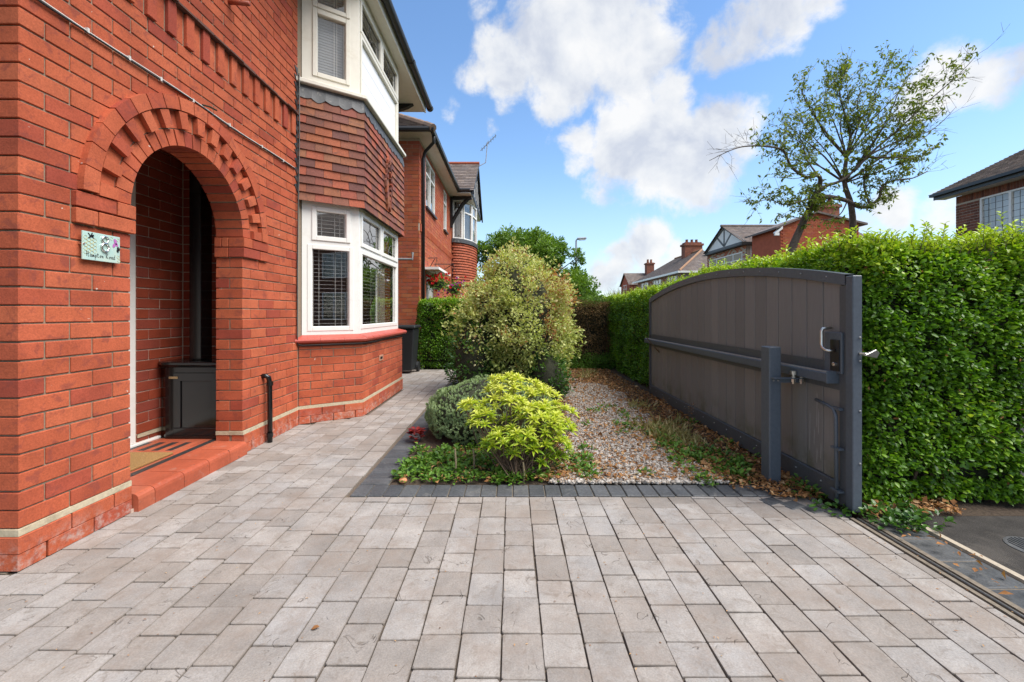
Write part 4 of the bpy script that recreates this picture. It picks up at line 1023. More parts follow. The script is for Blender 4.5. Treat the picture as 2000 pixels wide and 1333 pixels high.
# ------------------------------------------------------------ roofs and windows of the other houses
def slope(mb, A, B, C, D, gauge=.16, w=.2, th=.016):
    """A,B eave ends, C,D ridge ends above B,A; overlapping slates"""
    A, B, C, D = map(Vector, (A, B, C, D)); h = max((D-A).length, (C-B).length); n = max(2, int(h/gauge))
    nrm = (B-A).cross(D-A if (D-A).length > .1 else C-A).normalized()
    if nrm.z < 0: nrm = -nrm
    for i in range(n):
        a0, b0 = A.lerp(D, i/n), B.lerp(C, i/n); a1, b1 = A.lerp(D, min(1, (i+1.25)/n)), B.lerp(C, min(1, (i+1.25)/n))
        m = max(1, int((b0-a0).length/w)); off = .5 if i % 2 else 0
        e = sorted({0., 1.} | {min(1, max(0, (k+off)/m)) for k in range(m+1)})
        for s, t in zip(e[:-1], e[1:]):
            if t-s < .01: continue
            lift = nrm*(th*1.6+R.uniform(0, .004)); g = .004/max(.3, (b0-a0).length)
            P = [a0.lerp(b0, s+g)+lift, a0.lerp(b0, t-g)+lift, a1.lerp(b1, t-g)+nrm*th*.6, a1.lerp(b1, s+g)+nrm*th*.6]
            mb.add([*P, *[p-nrm*th for p in P]], [[0,1,2,3],[0,4,5,1],[1,5,6,2],[3,7,4,0]] if (P[1]-P[0]).cross(P[3]-P[0]).dot(nrm) > 0 else [[3,2,1,0],[1,5,4,0],[2,6,5,1],[0,4,7,3]], R.random())
def hwindow(par, O, D, Nn, w, h, cols, rows=1, mat=None, lead=False, depth=.05, name='window', glass=None):
    """window in a wall: O lower left on the face, D along, Nn outwards"""
    mat = mat or M['upvc']; O, D, Nn = Vector(O), Vector(D), Vector(Nn); f = .055; mb = MB()
    def b(a, c, z0, z1, m=mb, o0=-depth, o1=.015): m.obox(O + D*a + Nn*o0 + Vector((0, 0, z0)), D, Nn, (0, 0, 1), (c-a, o1-o0, z1-z0))
    b(0, w, 0, f); b(0, w, h-f, h); b(0, f, f, h-f); b(w-f, w, f, h-f)
    for i in range(1, cols): x = w*i/cols; b(x-f*.6, x+f*.6, f, h-f)
    if rows == 2:
        for i in range(cols): b(w*i/cols+f, w*(i+1)/cols-f, h*.68, h*.68+f*.9)
    o = mb.obj(name, mat, par)
    for i in range(cols):
        for z0, z1 in (((f, h*.68), (h*.68+f*.9, h-f)) if rows == 2 else ((f, h-f),)):
            p = MB(); b(w*i/cols+f*.5, w*(i+1)/cols-f*.5, z0, z1, p, -.03, -.024); p.obj('pane', glass or M['glass_up'], o)
            if lead:
                q = MB(); nx, nz = 4, max(2, int((z1-z0)/.17)); a0, a1 = w*i/cols+f*.6, w*(i+1)/cols-f*.6
                for k in range(1, nx): b(a0+(a1-a0)*k/nx-.005, a0+(a1-a0)*k/nx+.005, z0, z1, q, -.023, -.018)
                for k in range(1, nz): b(a0, a1, z0+(z1-z0)*k/nz-.005, z0+(z1-z0)*k/nz+.005, q, -.0235, -.0185)
                q.obj('leading', M['leadline'], o)
    p = MB(); b(0, w, 0, h, p, -.32, -.30); p.obj('curtain', M['slat'] if lead else M['room'], o)
    return o
def wallcore(mb, O, D, Nn, w, z0, z1, th=.25, holes=()):
    """core of a wall with rectangular openings (s0,s1,z0,z1), cut as strips"""
    O, D, Nn = Vector(O), Vector(D), Vector(Nn)
    ss = sorted({0., w} | {h[0] for h in holes} | {h[1] for h in holes})
    for a, b in zip(ss[:-1], ss[1:]):
        zz = [(z0, z1)]
        for h in holes:
            if h[0] <= a+1e-6 and b <= h[1]+1e-6:
                zz = [q for lo, hi in zz for q in ((lo, min(hi, h[2])), (max(lo, h[3]), hi)) if q[1]-q[0] > .01]
        for lo, hi in zz: mb.obox(O + D*a - Nn*(th+.006) + Vector((0, 0, lo)), D, Nn, (0, 0, 1), (b-a, th, hi-lo))

# the neighbour beyond the clipped hedge
nb = thing('house', (-4, 11, 0), 'neighbouring red brick house with curved bay and half timbered gable', 'house')
NXF, NYS = -2.09, 9.6
cw = MB(); hol = [(.70, 1.95, 3.75, 4.95), (3.39, 4.0, 3.72, 4.95), (.75, 1.75, .1, 2.15)]
wallcore(cw, (NXF, NYS+.008, -.1), (0, 1, 0), (1, 0, 0), 9.3, 0, 5.22, .25, [(a-.008, b-.008, c+.1, d+.1) for a, b, c, d in hol]); cw.box((-8, NYS+.006, -.1), (NXF-.256, NYS+.26, 5.12)); nwl = cw.obj('wall', M['mortar_n'], nb)
fb = MB(); flat_bricks(fb, (NXF, NYS, 0), (0, 1, 0), (1, 0, 0), 0.0, 6.0, 0, 5.1, holes=hol+[(0, 9, 3.02, 3.20)]); flat_bricks(fb, (0, NYS, 0), (1, 0, 0), (0, -1, 0), -5.0, NXF-.032, 0, 5.1)
y = .05
while y < 6: fb.obox((NXF-.03, NYS+y, 3.02), (0, 1, 0), (1, 0, 0), (0, 0, 1), (.07, .03 if int(y/.078) % 2 else .055, .17), R.random()); y += .078
fb.obj('brick_courses', M['brick_n'], nwl, tint=True, kind='stuff')
hwindow(nb, (NXF-.02, NYS+.70, 3.75), (0, 1, 0), (1, 0, 0), 1.25, 1.2, 2, 2); hwindow(nb, (NXF-.02, NYS+3.39, 3.72), (0, 1, 0), (1, 0, 0), .61, 1.23, 1, 2)
mb = MB(); mb.box((NXF-.05, NYS+.66, 3.70), (NXF+.06, NYS+1.99, 3.748)); mb.box((NXF-.05, NYS+3.35, 3.67), (NXF+.06, NYS+4.04, 3.718)); mb.obj('window_sill', M['tile_black'], nb)
d_ = MB(); d_.box((NXF-.07, NYS+.76, .1), (NXF-.03, NYS+1.74, 2.14)); d_.obj('door', M['door'], nb)
d_ = MB(); d_.box((NXF-.02, NYS+.5, 2.2), (NXF+.35, NYS+2.4, 2.26)); d_.obj('porch_hood', M['white'], nb)
so = MB(); so.box((-8, NYS-.3, 5.12), (NXF+.3, NYS+9.3, 5.14)); so.obj('soffit', M['cream'], nb)
gu = MB()
gu.tube([(-8, NYS-.36, 5.17), (NXF+.36, NYS-.36, 5.17), (NXF+.36, 13.7, 5.15)], .06, 8); gu.tube([(NXF+.36, 13.75, 5.15), (-1.36, 13.75, 5.15)], .055, 8); guo = gu.obj('gutter', M['gutter'], nb)
dp = MB(); dp.tube([(NXF+.34, NYS-.1, 5.12), (NXF+.32, NYS-.02, 5.0), (NXF+.10, NYS+.14, 4.86), (NXF+.05, NYS+.17, 4.7), (NXF+.05, NYS+.17, 0)], .038, 10); dp.obj('downpipe', M['gutter'], nb, smooth=True)
rf = MB(); slope(rf, (-8, NYS-.38, 5.16), (NXF+.38, NYS-.38, 5.16), (-5.2, NYS+3.2, 7.6), (-6.0, NYS+3.2, 7.6), .13, .22, .02)
slope(rf, (NXF+.38, NYS-.38, 5.16), (NXF+.38, 18.9, 5.16), (-5.2, 18.9, 7.6), (-5.2, NYS+3.2, 7.6), .13, .22, .02); rfo = rf.obj('roof', M['slate'], nb, tint=True)
rd = MB(); a, b = Vector((NXF+.38, NYS-.38, 5.18)), Vector((-5.2, NYS+3.2, 7.62))
for i in range(18): rd.tube([a.lerp(b, i/18), a.lerp(b, (i+1.06)/18)+Vector((0, 0, .012))], .085, 8, R.random())
rd.obj('hip_tiles', m_piece('ridge_tile', [(0, (.22, .15, .11)), (1, (.28, .18, .12))]), rfo, tint=True)
# cross gable over the curved bay
GX, GA, GR, GB, ZE, ZR = -1.36, 14.0, 16.2, 18.4, 5.19, 6.83
g = MB(); slope(g, (-5, GA-.05, ZE-.02), (GX+.10, GA-.05, ZE-.02), (GX+.10, GR, ZR), (-5, GR, ZR), .16, .24, .018); slope(g, (GX+.10, GB+.05, ZE-.02), (-5, GB+.05, ZE-.02), (-5, GR, ZR), (GX+.10, GR, ZR), .16, .24, .018); g.obj('gable_roof', M['slate'], nb, tint=True)
g = MB(); g.tube([(-5, GR, ZR+.03), (GX+.12, GR, ZR+.03)], .07, 8); g.obj('ridge', M['tile_n'], nb)
g = MB(); g.prism([(GX, GA+.15, ZE), (GX, GB-.15, ZE), (GX, GR, ZR-.1)], (-.06, 0, 0)); gp = g.obj('gable_panel', M['white'], nb)
g = MB()
for (y0, z0), (y1, z1) in (((GA, ZE), (GR, ZR)), ((GB, ZE), (GR, ZR))): g.prism([(GX+.05, y0, z0-.12), (GX+.05, y1, z1-.14), (GX+.05, y1, z1), (GX+.05, y0, z0+.03)], (.05, 0, 0))
g.obj('bargeboard', M['timber_b'], nb)
for y in np.linspace(GA+.6, GB-.6, 7):
    zt = ZR-.14-(abs(y-GR))*(ZR-ZE)/2.2
    t_ = MB(); t_.box((GX+.001, y-.06, ZE+.12), (GX+.025, y+.06, zt)); t_.obj('timber', M['timber_b'], nb)
t_ = MB(); t_.box((GX+.001, GA+.1, ZE-.05), (GX+.03, GB-.1, ZE+.119)); t_.obj('timber', M['timber_b'], nb)
t_ = MB(); t_.box((-2.3, GA, ZE-.08), (GX, GB, ZE-.05)); t_.obj('soffit', M['cream'], nb)
br = MB(); br.tube([(NXF+.02, 14.4, 4.15), (NXF+.12, 14.4, 4.35), (NXF+.42, 14.4, 4.85), (GX-.1, 14.4, 5.05)], .07, 6); br.box((NXF, 14.33, 4.05), (NXF+.08, 14.47, 5.08)); br.box((NXF+.09, 14.34, 5.0), (GX, 14.46, 5.1)); br.obj('eaves_bracket', M['timber_b'], nb)
BC = (NXF+.02, 16.2); BRX, BRY = .72, 1.5
def arcp(a, r=1.0, z=0.): return (BC[0] + BRX*r*math.cos(a), BC[1] - BRY*r*math.sin(a), z)
AN = np.linspace(-math.pi/2, math.pi/2, 25)
c = MB()
for a, b in zip(AN[:-1], AN[1:]): c.add([arcp(a, .97, 0), arcp(b, .97, 0), arcp(b, .97, 3.64), arcp(a, .97, 3.64)], [[3, 2, 1, 0]])
bo = c.obj('curved_bay', M['tile_n'], nb)
tl = MB()
for r in range(16):
    z = 2.15 + r*.092
    for k in range(26):
        a, b = [-math.pi/2 + math.pi*(q + (.5 if r % 2 else 0))/26 for q in (k+.02, k+.98)]
        if b > math.pi/2: continue
        tl.add([arcp(a, 1.03, z), arcp(b, 1.03, z), arcp(b, .985, z+.12), arcp(a, .985, z+.12), arcp(a, .98, z), arcp(b, .98, z)], [[3, 2, 1, 0], [0, 1, 5, 4]], R.random())
tl.obj('tile_courses', M['tile_n'], bo, tint=True, kind='stuff')
c = MB(); c.add([arcp(a, 1.06, z) for z in (3.60, 3.74) for a in AN], [[i+25, i+26, i+1, i] for i in range(24)]); c.add([arcp(a, r_, 3.74) for r_ in (.9, 1.06) for a in AN], [[i+25, i+26, i+1, i] for i in range(24)]); c.obj('bay_sill', M['lead'], bo)
for k in range(6):
    a0, a1 = -math.pi/2+math.pi*k/6, -math.pi/2+math.pi*(k+1)/6
    p0, p1 = Vector(arcp(a0, 1.0, 3.74)), Vector(arcp(a1, 1.0, 3.74)); D_ = (p1-p0); w_ = D_.length; D_.normalize(); n_ = Vector((-D_.y, D_.x, 0))
    if n_.x < 0: n_ = -n_
    hwindow(nb, p0 + D_*.02, D_, n_, w_-.04, 1.38, 1, 2)
ae = thing('aerial', (GX-.5, GR, ZR), 'thin television aerial on the half timbered gable', 'aerial')
m_ = MB(); m_.tube([(GX+.05, GR, ZR-.1), (GX+.35, GR+.1, ZR+.1), (GX+.42, GR+.1, ZR+.9)], .018, 6); m_.obj('mast', M['lampgrey'], ae)
m_ = MB(); m_.tube([(GX+.15, GR+.1, ZR+.55), (GX+.75, GR+.1, ZR+1.15)], .014, 6)
for q in np.linspace(.1, .95, 7): m_.tube([(GX+.15+.6*q, GR-.08, ZR+.55+.6*q), (GX+.15+.6*q, GR+.28, ZR+.55+.6*q)], .008, 4)
m_.obj('yagi', M['lampgrey'], ae)
bb = MB(); bb.tube([(-2.62, NYS-.01, 2.35), (-2.62, NYS-.2, 2.35), (-2.2, NYS-.2, 2.35), (-2.2, NYS-.2, 2.5)], .03, 8); tag(bb.obj('overflow_pipe', M['lampgrey']), 'grey pipe stub on the neighbouring side wall', 'pipe')

# houses on the other side of the street
def gable_house(label, X, y0, y1, zE, zR, depth, wallmat, extra):
    h = thing('house', (X+depth/2, (y0+y1)/2, 0), label, 'house'); return h
ho = thing('house', (16, 28, 0), 'house across the street with white and grey timbered gable', 'house')
c = MB(); c.box((14.05, 25.5, -.1), (22, 30.6, 5.4)); wo = c.obj('wall', M['mortar_n'], ho)
f_ = MB(); flat_bricks(f_, (14.05-.0, 30.6, 0), (0, -1, 0), (-1, 0, 0), 0, 5.1, 2.0, 5.3, holes=[(.4, 4.7, 3.4, 4.9)]); f_.obj('brick_courses', M['brick_n'], wo, tint=True, kind='stuff')
g = MB(); slope(g, (13.8, 25.4, 5.41), (22, 25.4, 5.41), (22, 28, 6.86), (13.8, 28, 6.86), .18, .28, .02); slope(g, (22, 30.7, 5.41), (13.8, 30.7, 5.41), (13.8, 28, 6.86), (22, 28, 6.86), .2, .3, .02); g.obj('roof', M['slate'], ho, tint=True)
g = MB(); g.tube([(13.75, 28, 6.9), (22, 28, 6.9)], .09, 8); g.obj('ridge', M['slate'], ho)
g = MB(); g.prism([(13.98, 25.5, 5.40), (13.98, 30.6, 5.40), (13.98, 28, 6.80)], (.06, 0, 0)); g.obj('gable_panel', M['white'], ho)
grey = m_plain('grey_painted_timber', (.12, .12, .12), .6)
g = MB()
for (ya_, za_), (yb_, zb_), w_ in (((25.4, 5.41), (28, 6.86), .17), ((30.7, 5.41), (28, 6.86), .17)):
    g.prism([(13.93, ya_, za_-w_*.4), (13.93, yb_, zb_-w_), (13.93, yb_, zb_), (13.93, ya_, za_+w_*.4)], (.045, 0, 0))
g.obj('bargeboard', grey, ho)
for P in ([(25.4, 5.30), (30.7, 5.30), (30.7, 5.52), (25.4, 5.52)], [(27.92, 5.53), (28.08, 5.53), (28.08, 6.65), (27.92, 6.65)], [(27.9, 5.54), (28.0, 5.64), (27.15, 6.28), (27.05, 6.18)], [(28.1, 5.54), (28.0, 5.64), (28.85, 6.28), (28.95, 6.18)]):
    g = MB(); g.prism([(13.95+.004*len(P), y_, z_) for y_, z_ in P], (.035, 0, 0)); g.obj('timber', grey, ho)
g = MB(); g.box((13.7, 25.35, 5.24), (22, 25.5, 5.42)); g.box((13.7, 25.501, 5.24), (14.04, 30.6, 5.29)); g.obj('eaves', M['timber_b'], ho)
hwindow(ho, (14.04, 30.2, 3.4), (0, -1, 0), (-1, 0, 0), 4.3, 1.5, 4, 2); hwindow(ho, (14.3, 25.49, 4.2), (1, 0, 0), (0, -1, 0), 1.2, .95, 2, 2)
# brick house seen behind the leaning tree
hk = thing('house', (16, 23, 0), 'orange brick gable wall and chimney behind the leaning tree', 'house')
pr = [(13.9, 0), (17.95, 0), (17.95, 5.85), (16.3, 6.3), (15.7, 6.33), (13.9, 5.66)]
c = MB(); c.prism([(x, 22.006, z) for x, z in pr], (0, 2.6, 0)); wo = c.obj('wall', M['brick_n'], hk)
f_ = MB()
zz = 3.6; i = 0
while zz < 6.3:
    x = 13.9 + (.11 if i % 2 else 0)
    while x < 17.75:
        tz = np.interp(x+.11, [13.9, 15.7, 16.3, 17.95], [5.66, 6.33, 6.3, 5.85])
        if zz+.08 < tz: f_.obox((x, 21.98, zz), (1, 0, 0), (0, 1, 0), (0, 0, 1), (.215, .03, .074), R.random())
        x += .225
    zz += .084; i += 1
f_.obj('brick_courses', M['brick_n'], wo, tint=True, kind='stuff')
c = MB(); c.prism([(13.6, 21.85, 5.60), (15.7, 21.85, 6.42), (15.7, 21.85, 6.33), (13.6, 21.85, 5.50)], (0, 3, 0)); c.prism([(18.3, 21.85, 5.80), (15.72, 21.85, 6.42), (15.72, 21.85, 6.33), (18.3, 21.85, 5.70)], (0, 3, 0)); c.obj('roof', M['slate'], hk)
c = MB(); c.box((16.6, 22.7, 6.0), (17.5, 23.4, 7.0)); c.box((16.52, 22.62, 6.8), (17.58, 23.48, 6.95)); co = c.obj('chimney', M['chimney'], hk)
c = MB()
for x in (16.85, 17.25): c.lathe((x, 23.05, 7.0), [(.13, 0), (.11, .35), (.14, .36), (.14, .42)], 12)
c.obj('chimney_pot', M['chimney'], co)
c = MB(); c.prism([(13.55, 21.8, 5.3), (13.9, 21.8, 5.62), (13.9, 21.8, 5.5), (13.65, 21.8, 5.28)], (0, .3, 0)); c.box((13.5, 21.8, 5.15), (13.72, 21.9, 5.29)); c.obj('white_trim', M['white'], hk)
# long hipped house and the small brick gable at its far end
hl = thing('house', (17, 42, 0), 'long hipped slate roofed house with wide brick chimney', 'house')
c = MB(); c.box((14.5, 36.2, -.1), (21, 49, 4.7)); wo = c.obj('wall', M['mortar_n'], hl)
f_ = MB(); flat_bricks(f_, (14.5, 49, 0), (0, -1, 0), (-1, 0, 0), 0, 12.8, 1.6, 4.6); f_.obj('brick_courses', M['brick_n'], wo, tint=True, kind='stuff')
g = MB(); slope(g, (14.1, 49.3, 4.7), (14.1, 35.8, 4.7), (17.65, 39.5, 7.0), (17.65, 46, 7.0), .22, .3, .025); slope(g, (14.1, 35.8, 4.7), (21.2, 35.8, 4.7), (17.65, 39.5, 7.0), (17.6, 39.5, 7.0), .22, .3, .025); slope(g, (21.2, 49.3, 4.7), (14.1, 49.3, 4.7), (17.6, 46, 7.0), (17.65, 46, 7.0), .25, .3, .025); g.obj('roof', M['slate'], hl, tint=True)
rdm = m_piece('orange_ridge', [(0, (.30, .17, .10)), (1, (.36, .20, .11))]); g = MB(); g.tube([(14.1, 35.8, 4.75), (17.65, 39.5, 7.05), (17.65, 46, 7.05)], .10, 8); g.obj('hip_ridge', rdm, hl)
g = MB(); g.box((13.95, 35.7, 4.55), (14.12, 49.3, 4.72)); g.box((14.13, 35.7, 4.56), (21, 35.85, 4.72)); g.obj('gutter', M['upvc'], hl)
g = MB(); g.box((16.9, 41.5, 6.4), (18.6, 42.4, 7.75)); g.box((16.8, 41.4, 7.75), (18.7, 42.5, 7.95)); g.box((16.95, 41.55, 7.95), (18.55, 42.35, 8.1)); co = g.obj('chimney', M['chimney'], hl)
g = MB()
for x in (17.25, 17.75, 18.2): g.lathe((x, 41.95, 8.1), [(.14, 0), (.12, .28), (.15, .3)], 10)
g.obj('chimney_pot', M['chimney'], co)
for i, y in enumerate((47.5, 43.6, 39.6)): hwindow(hl, (14.45, y, 3.1), (0, -1, 0), (-1, 0, 0), 2.4, 1.35, 3, 2)
hs = thing('house', (15, 52, 0), 'small far brick gable with white window and tall chimney', 'house')
c = MB(); c.prism([(14.0, 50.5, 0), (14.0, 54.5, 0), (14.0, 54.5, 4.6), (14.0, 52.5, 6.0), (14.0, 50.5, 4.6)], (5, 0, 0)); c.obj('wall', M['brick_n'], hs)
g = MB(); slope(g, (13.8, 50.3, 4.5), (19, 50.3, 4.5), (19, 52.5, 6.08), (13.8, 52.5, 6.08), .25, .3, .025); slope(g, (19, 54.7, 4.5), (13.8, 54.7, 4.5), (13.8, 52.5, 6.08), (19, 52.5, 6.08), .25, .3, .025); g.obj('roof', M['slate'], hs, tint=True)
hwindow(hs, (13.99, 53.4, 3.0), (0, -1, 0), (-1, 0, 0), 1.5, 1.6, 2, 2); hwindow(hs, (14.5, 50.49, 3.0), (1, 0, 0), (0, -1, 0), .8, 1.0, 1, 2)
g = MB(); g.box((16.4, 51.7, 5.0), (17.3, 52.5, 7.3)); g.box((16.32, 51.62, 7.1), (17.38, 52.58, 7.25)); co = g.obj('chimney', M['chimney'], hs)
g = MB()
for x in (16.65, 17.05): g.lathe((x, 52.1, 7.3), [(.15, 0), (.12, .4), (.15, .42)], 10)
g.obj('chimney_pot', M['chimney'], co)

# brown brick house at the right edge
hr = thing('house', (17, 10, 0), 'brown brick house with leaded white windows and hipped tiled roof', 'house')
ang = rad(4.0); D_ = Vector((math.sin(ang)*-1, -math.cos(ang), 0)); n_ = Vector((-math.cos(ang), math.sin(ang), 0)); O_ = Vector((14.1, 13.5, 0))
hol = [(.72, 3.2, 3.25, 4.62), (5.0, 7.4, 3.25, 4.62)]
c = MB(); wallcore(c, O_, D_, n_, 9.5, -.1, 4.84, .3, hol); c.obox(O_ - n_*.31 - D_*.001, D_, -n_, (0, 0, 1), (.25, 5.5, 4.84)); wo = c.obj('wall', M['mortar_n'], hr)
f_ = MB(); flat_bricks(f_, O_, D_, n_, 0, 9.5, 1.2, 4.6, .084, .215, .012, hol); s = .01
while s < 9.4:
    if True: f_.obox(O_ + D_*s - n_*.03 + Vector((0, 0, 4.615)), D_, n_, (0, 0, 1), (.066, .032, .205), R.random())
    s += .078
f_.obj('brick_courses', M['brick_d'], wo, tint=True, kind='stuff')
for a in (.72, 5.0): hwindow(hr, O_ + D_*a + n_*(-.03) + Vector((0, 0, 3.25)), D_, n_, 2.48 if a < 1 else 2.4, 1.37, 3, 1, lead=True)
s = MB(); s.obox(O_ + D_*(-.35) + n_*.0 + Vector((0, 0, 4.842)), D_, n_, (0, 0, 1), (10.2, .33, .02)); s.obj('soffit', M['cream'], hr)
s = MB(); s.obox(O_ + D_*(-.36) + n_*.335 + Vector((0, 0, 4.83)), D_, n_, (0, 0, 1), (10.2, .025, .17)); s.obox(O_ + D_*(-.39) + n_*.36 + Vector((0, 0, 4.93)), D_, n_, (0, 0, 1), (10.2, .11, .09)); s.obj('gutter', M['gutter'], hr)
g = MB(); e0, e1 = O_ + D_*(-.42) + n_*.45 + Vector((0, 0, 4.99)), O_ + D_*9.9 + n_*.45 + Vector((0, 0, 4.99)); r0, r1 = O_ + D_*3.6 - n_*3.6 + Vector((0, 0, 7.7)), O_ + D_*6.0 - n_*3.6 + Vector((0, 0, 7.7)); e2 = O_ + D_*(-.42) - n_*7.6 + Vector((0, 0, 4.99))
slope(g, e0, e1, r1, r0, .105, .2, .02); slope(g, e2, e0, r0, r0+n_*-.01, .105, .2, .02); g.obj('roof', M['roof_d'], hr, tint=True)
g = MB(); g.prism([O_ + D_*2.35 + n_*.02 + Vector((0, 0, 2.9)), O_ + D_*4.2 + n_*.02 + Vector((0, 0, 2.9)), O_ + D_*4.2 + n_*.02 + Vector((0, 0, 3.55)), O_ + D_*3.4 + n_*.02 + Vector((0, 0, 3.6))], n_*.9); g.obj('porch_roof', M['timber_b'], hr)
# a brown brick neighbour across the street behind the camera, mirrored in the bay glass
hb = thing('house', (15, -3, 0), 'brown brick house across the street mirrored in the bay window', 'house')
c = MB(); hol = [(1.0, 3.4, 3.1, 4.5), (5.0, 7.4, 3.1, 4.5), (1.0, 3.4, .8, 2.3), (9.5, 12., 3.1, 4.5), (9.5, 12, .8, 2.3), (14, 16, 3.1, 4.5)]
wallcore(c, (12.6, 1.5, 0), (0, -1, 0), (-1, 0, 0), 20, -.1, 4.84, .3, hol); c.obj('wall', M['brick_d'], hb)
for a, b_, z0, z1 in hol: hwindow(hb, (12.58, 1.5-a, z0), (0, -1, 0), (-1, 0, 0), b_-a, z1-z0, 3, 1)
g = MB(); slope(g, (12.2, 1.9, 4.9), (12.2, -18.9, 4.9), (16.5, -18.9, 7.9), (16.5, 1.9, 7.9), .3, .4, .02); g.obj('roof', M['roof_d'], hb, tint=True)
# street lamp
lm = thing('street_lamp', (3.62, 24, -.1), 'slim grey street lamp beyond the leafy street tree', 'street lamp')
m_ = MB(); m_.tube([(3.62, 24, -.1), (3.62, 24, 1.2), (3.62, 24, 5.25), (3.68, 24, 5.33)], [.08, .08, .045, .04], 10); m_.obj('column', M['lampgrey'], lm)
m_ = MB(); m_.obox((3.68, 23.88, 5.30), (1, 0, .05), (0, 1, 0), (-.05, 0, 1), (.52, .22, .11)); lo = m_.obj('lantern', M['lampgrey'], lm, bevel=.03)
m_ = MB(); m_.obox((3.78, 23.9, 5.27), (1, 0, .05), (0, 1, 0), (-.05, 0, 1), (.36, .18, .04)); m_.obj('lens', M['upvc'], lo)
# ------------------------------------------------------------ planting
def hedge_pts(x0, x1, y0, y1, z0, z1, dens, faces, bul=.05, deep=.10, seed=0.):
    """points and outward normals in a shell over the chosen faces of a rounded box"""
    Ps, Ns = [], []
    spec = {'-x': ((x0, None, None), (-1, 0, 0)), '+x': ((x1, None, None), (1, 0, 0)), '-y': ((None, y0, None), (0, -1, 0)), '+y': ((None, y1, None), (0, 1, 0)), 'top': ((None, None, z1), (0, 0, 1))}
    lo, hi = np.array([x0, y0, z0]), np.array([x1, y1, z1])
    for f, d in faces.items():
        fx, n = spec[f]; ext = [hi[i]-lo[i] for i in range(3) if fx[i] is None]
        m = int(ext[0]*ext[1]*dens*d); P = np.stack([rnd(m, lo[i], hi[i]) if fx[i] is None else np.full(m, fx[i]) for i in range(3)], 1)
        Ps.append(P); Ns.append(np.tile(np.array(n, dtype=float), (m, 1)))
    P = np.concatenate(Ps); N = np.concatenate(Ns)
    c = (lo+hi)/2; h = (hi-lo)/2; r = np.minimum(.16, h.min())       # round the edges
    q = np.clip(P, lo+r, hi-r); d = P-q; dn = np.linalg.norm(d, axis=1, keepdims=True)
    P = q + d/np.maximum(dn, 1e-6)*r; Nr = np.where(dn > 1e-6, d/np.maximum(dn, 1e-6), N)
    Nr[P[:, 2] < z0+r, 2] *= .3; P[:, 2] = np.where(P[:, 2] < z0+r+.01, np.minimum(P[:, 2], rnd(len(P), z0, z0+r)), P[:, 2])
    b = wob(P, 2.6, seed)*bul + wob(P, 7., seed+5)*bul*.6
    dep = -G.exponential(deep*.45, len(P)); dep = np.maximum(dep, -deep*1.6)
    keep = (wob(P, 8., seed+3) > -.38) | (rnd(len(P)) < .35)
    return (P + Nr*(b+dep)[:, None])[keep], unit(Nr)[keep], dep[keep]
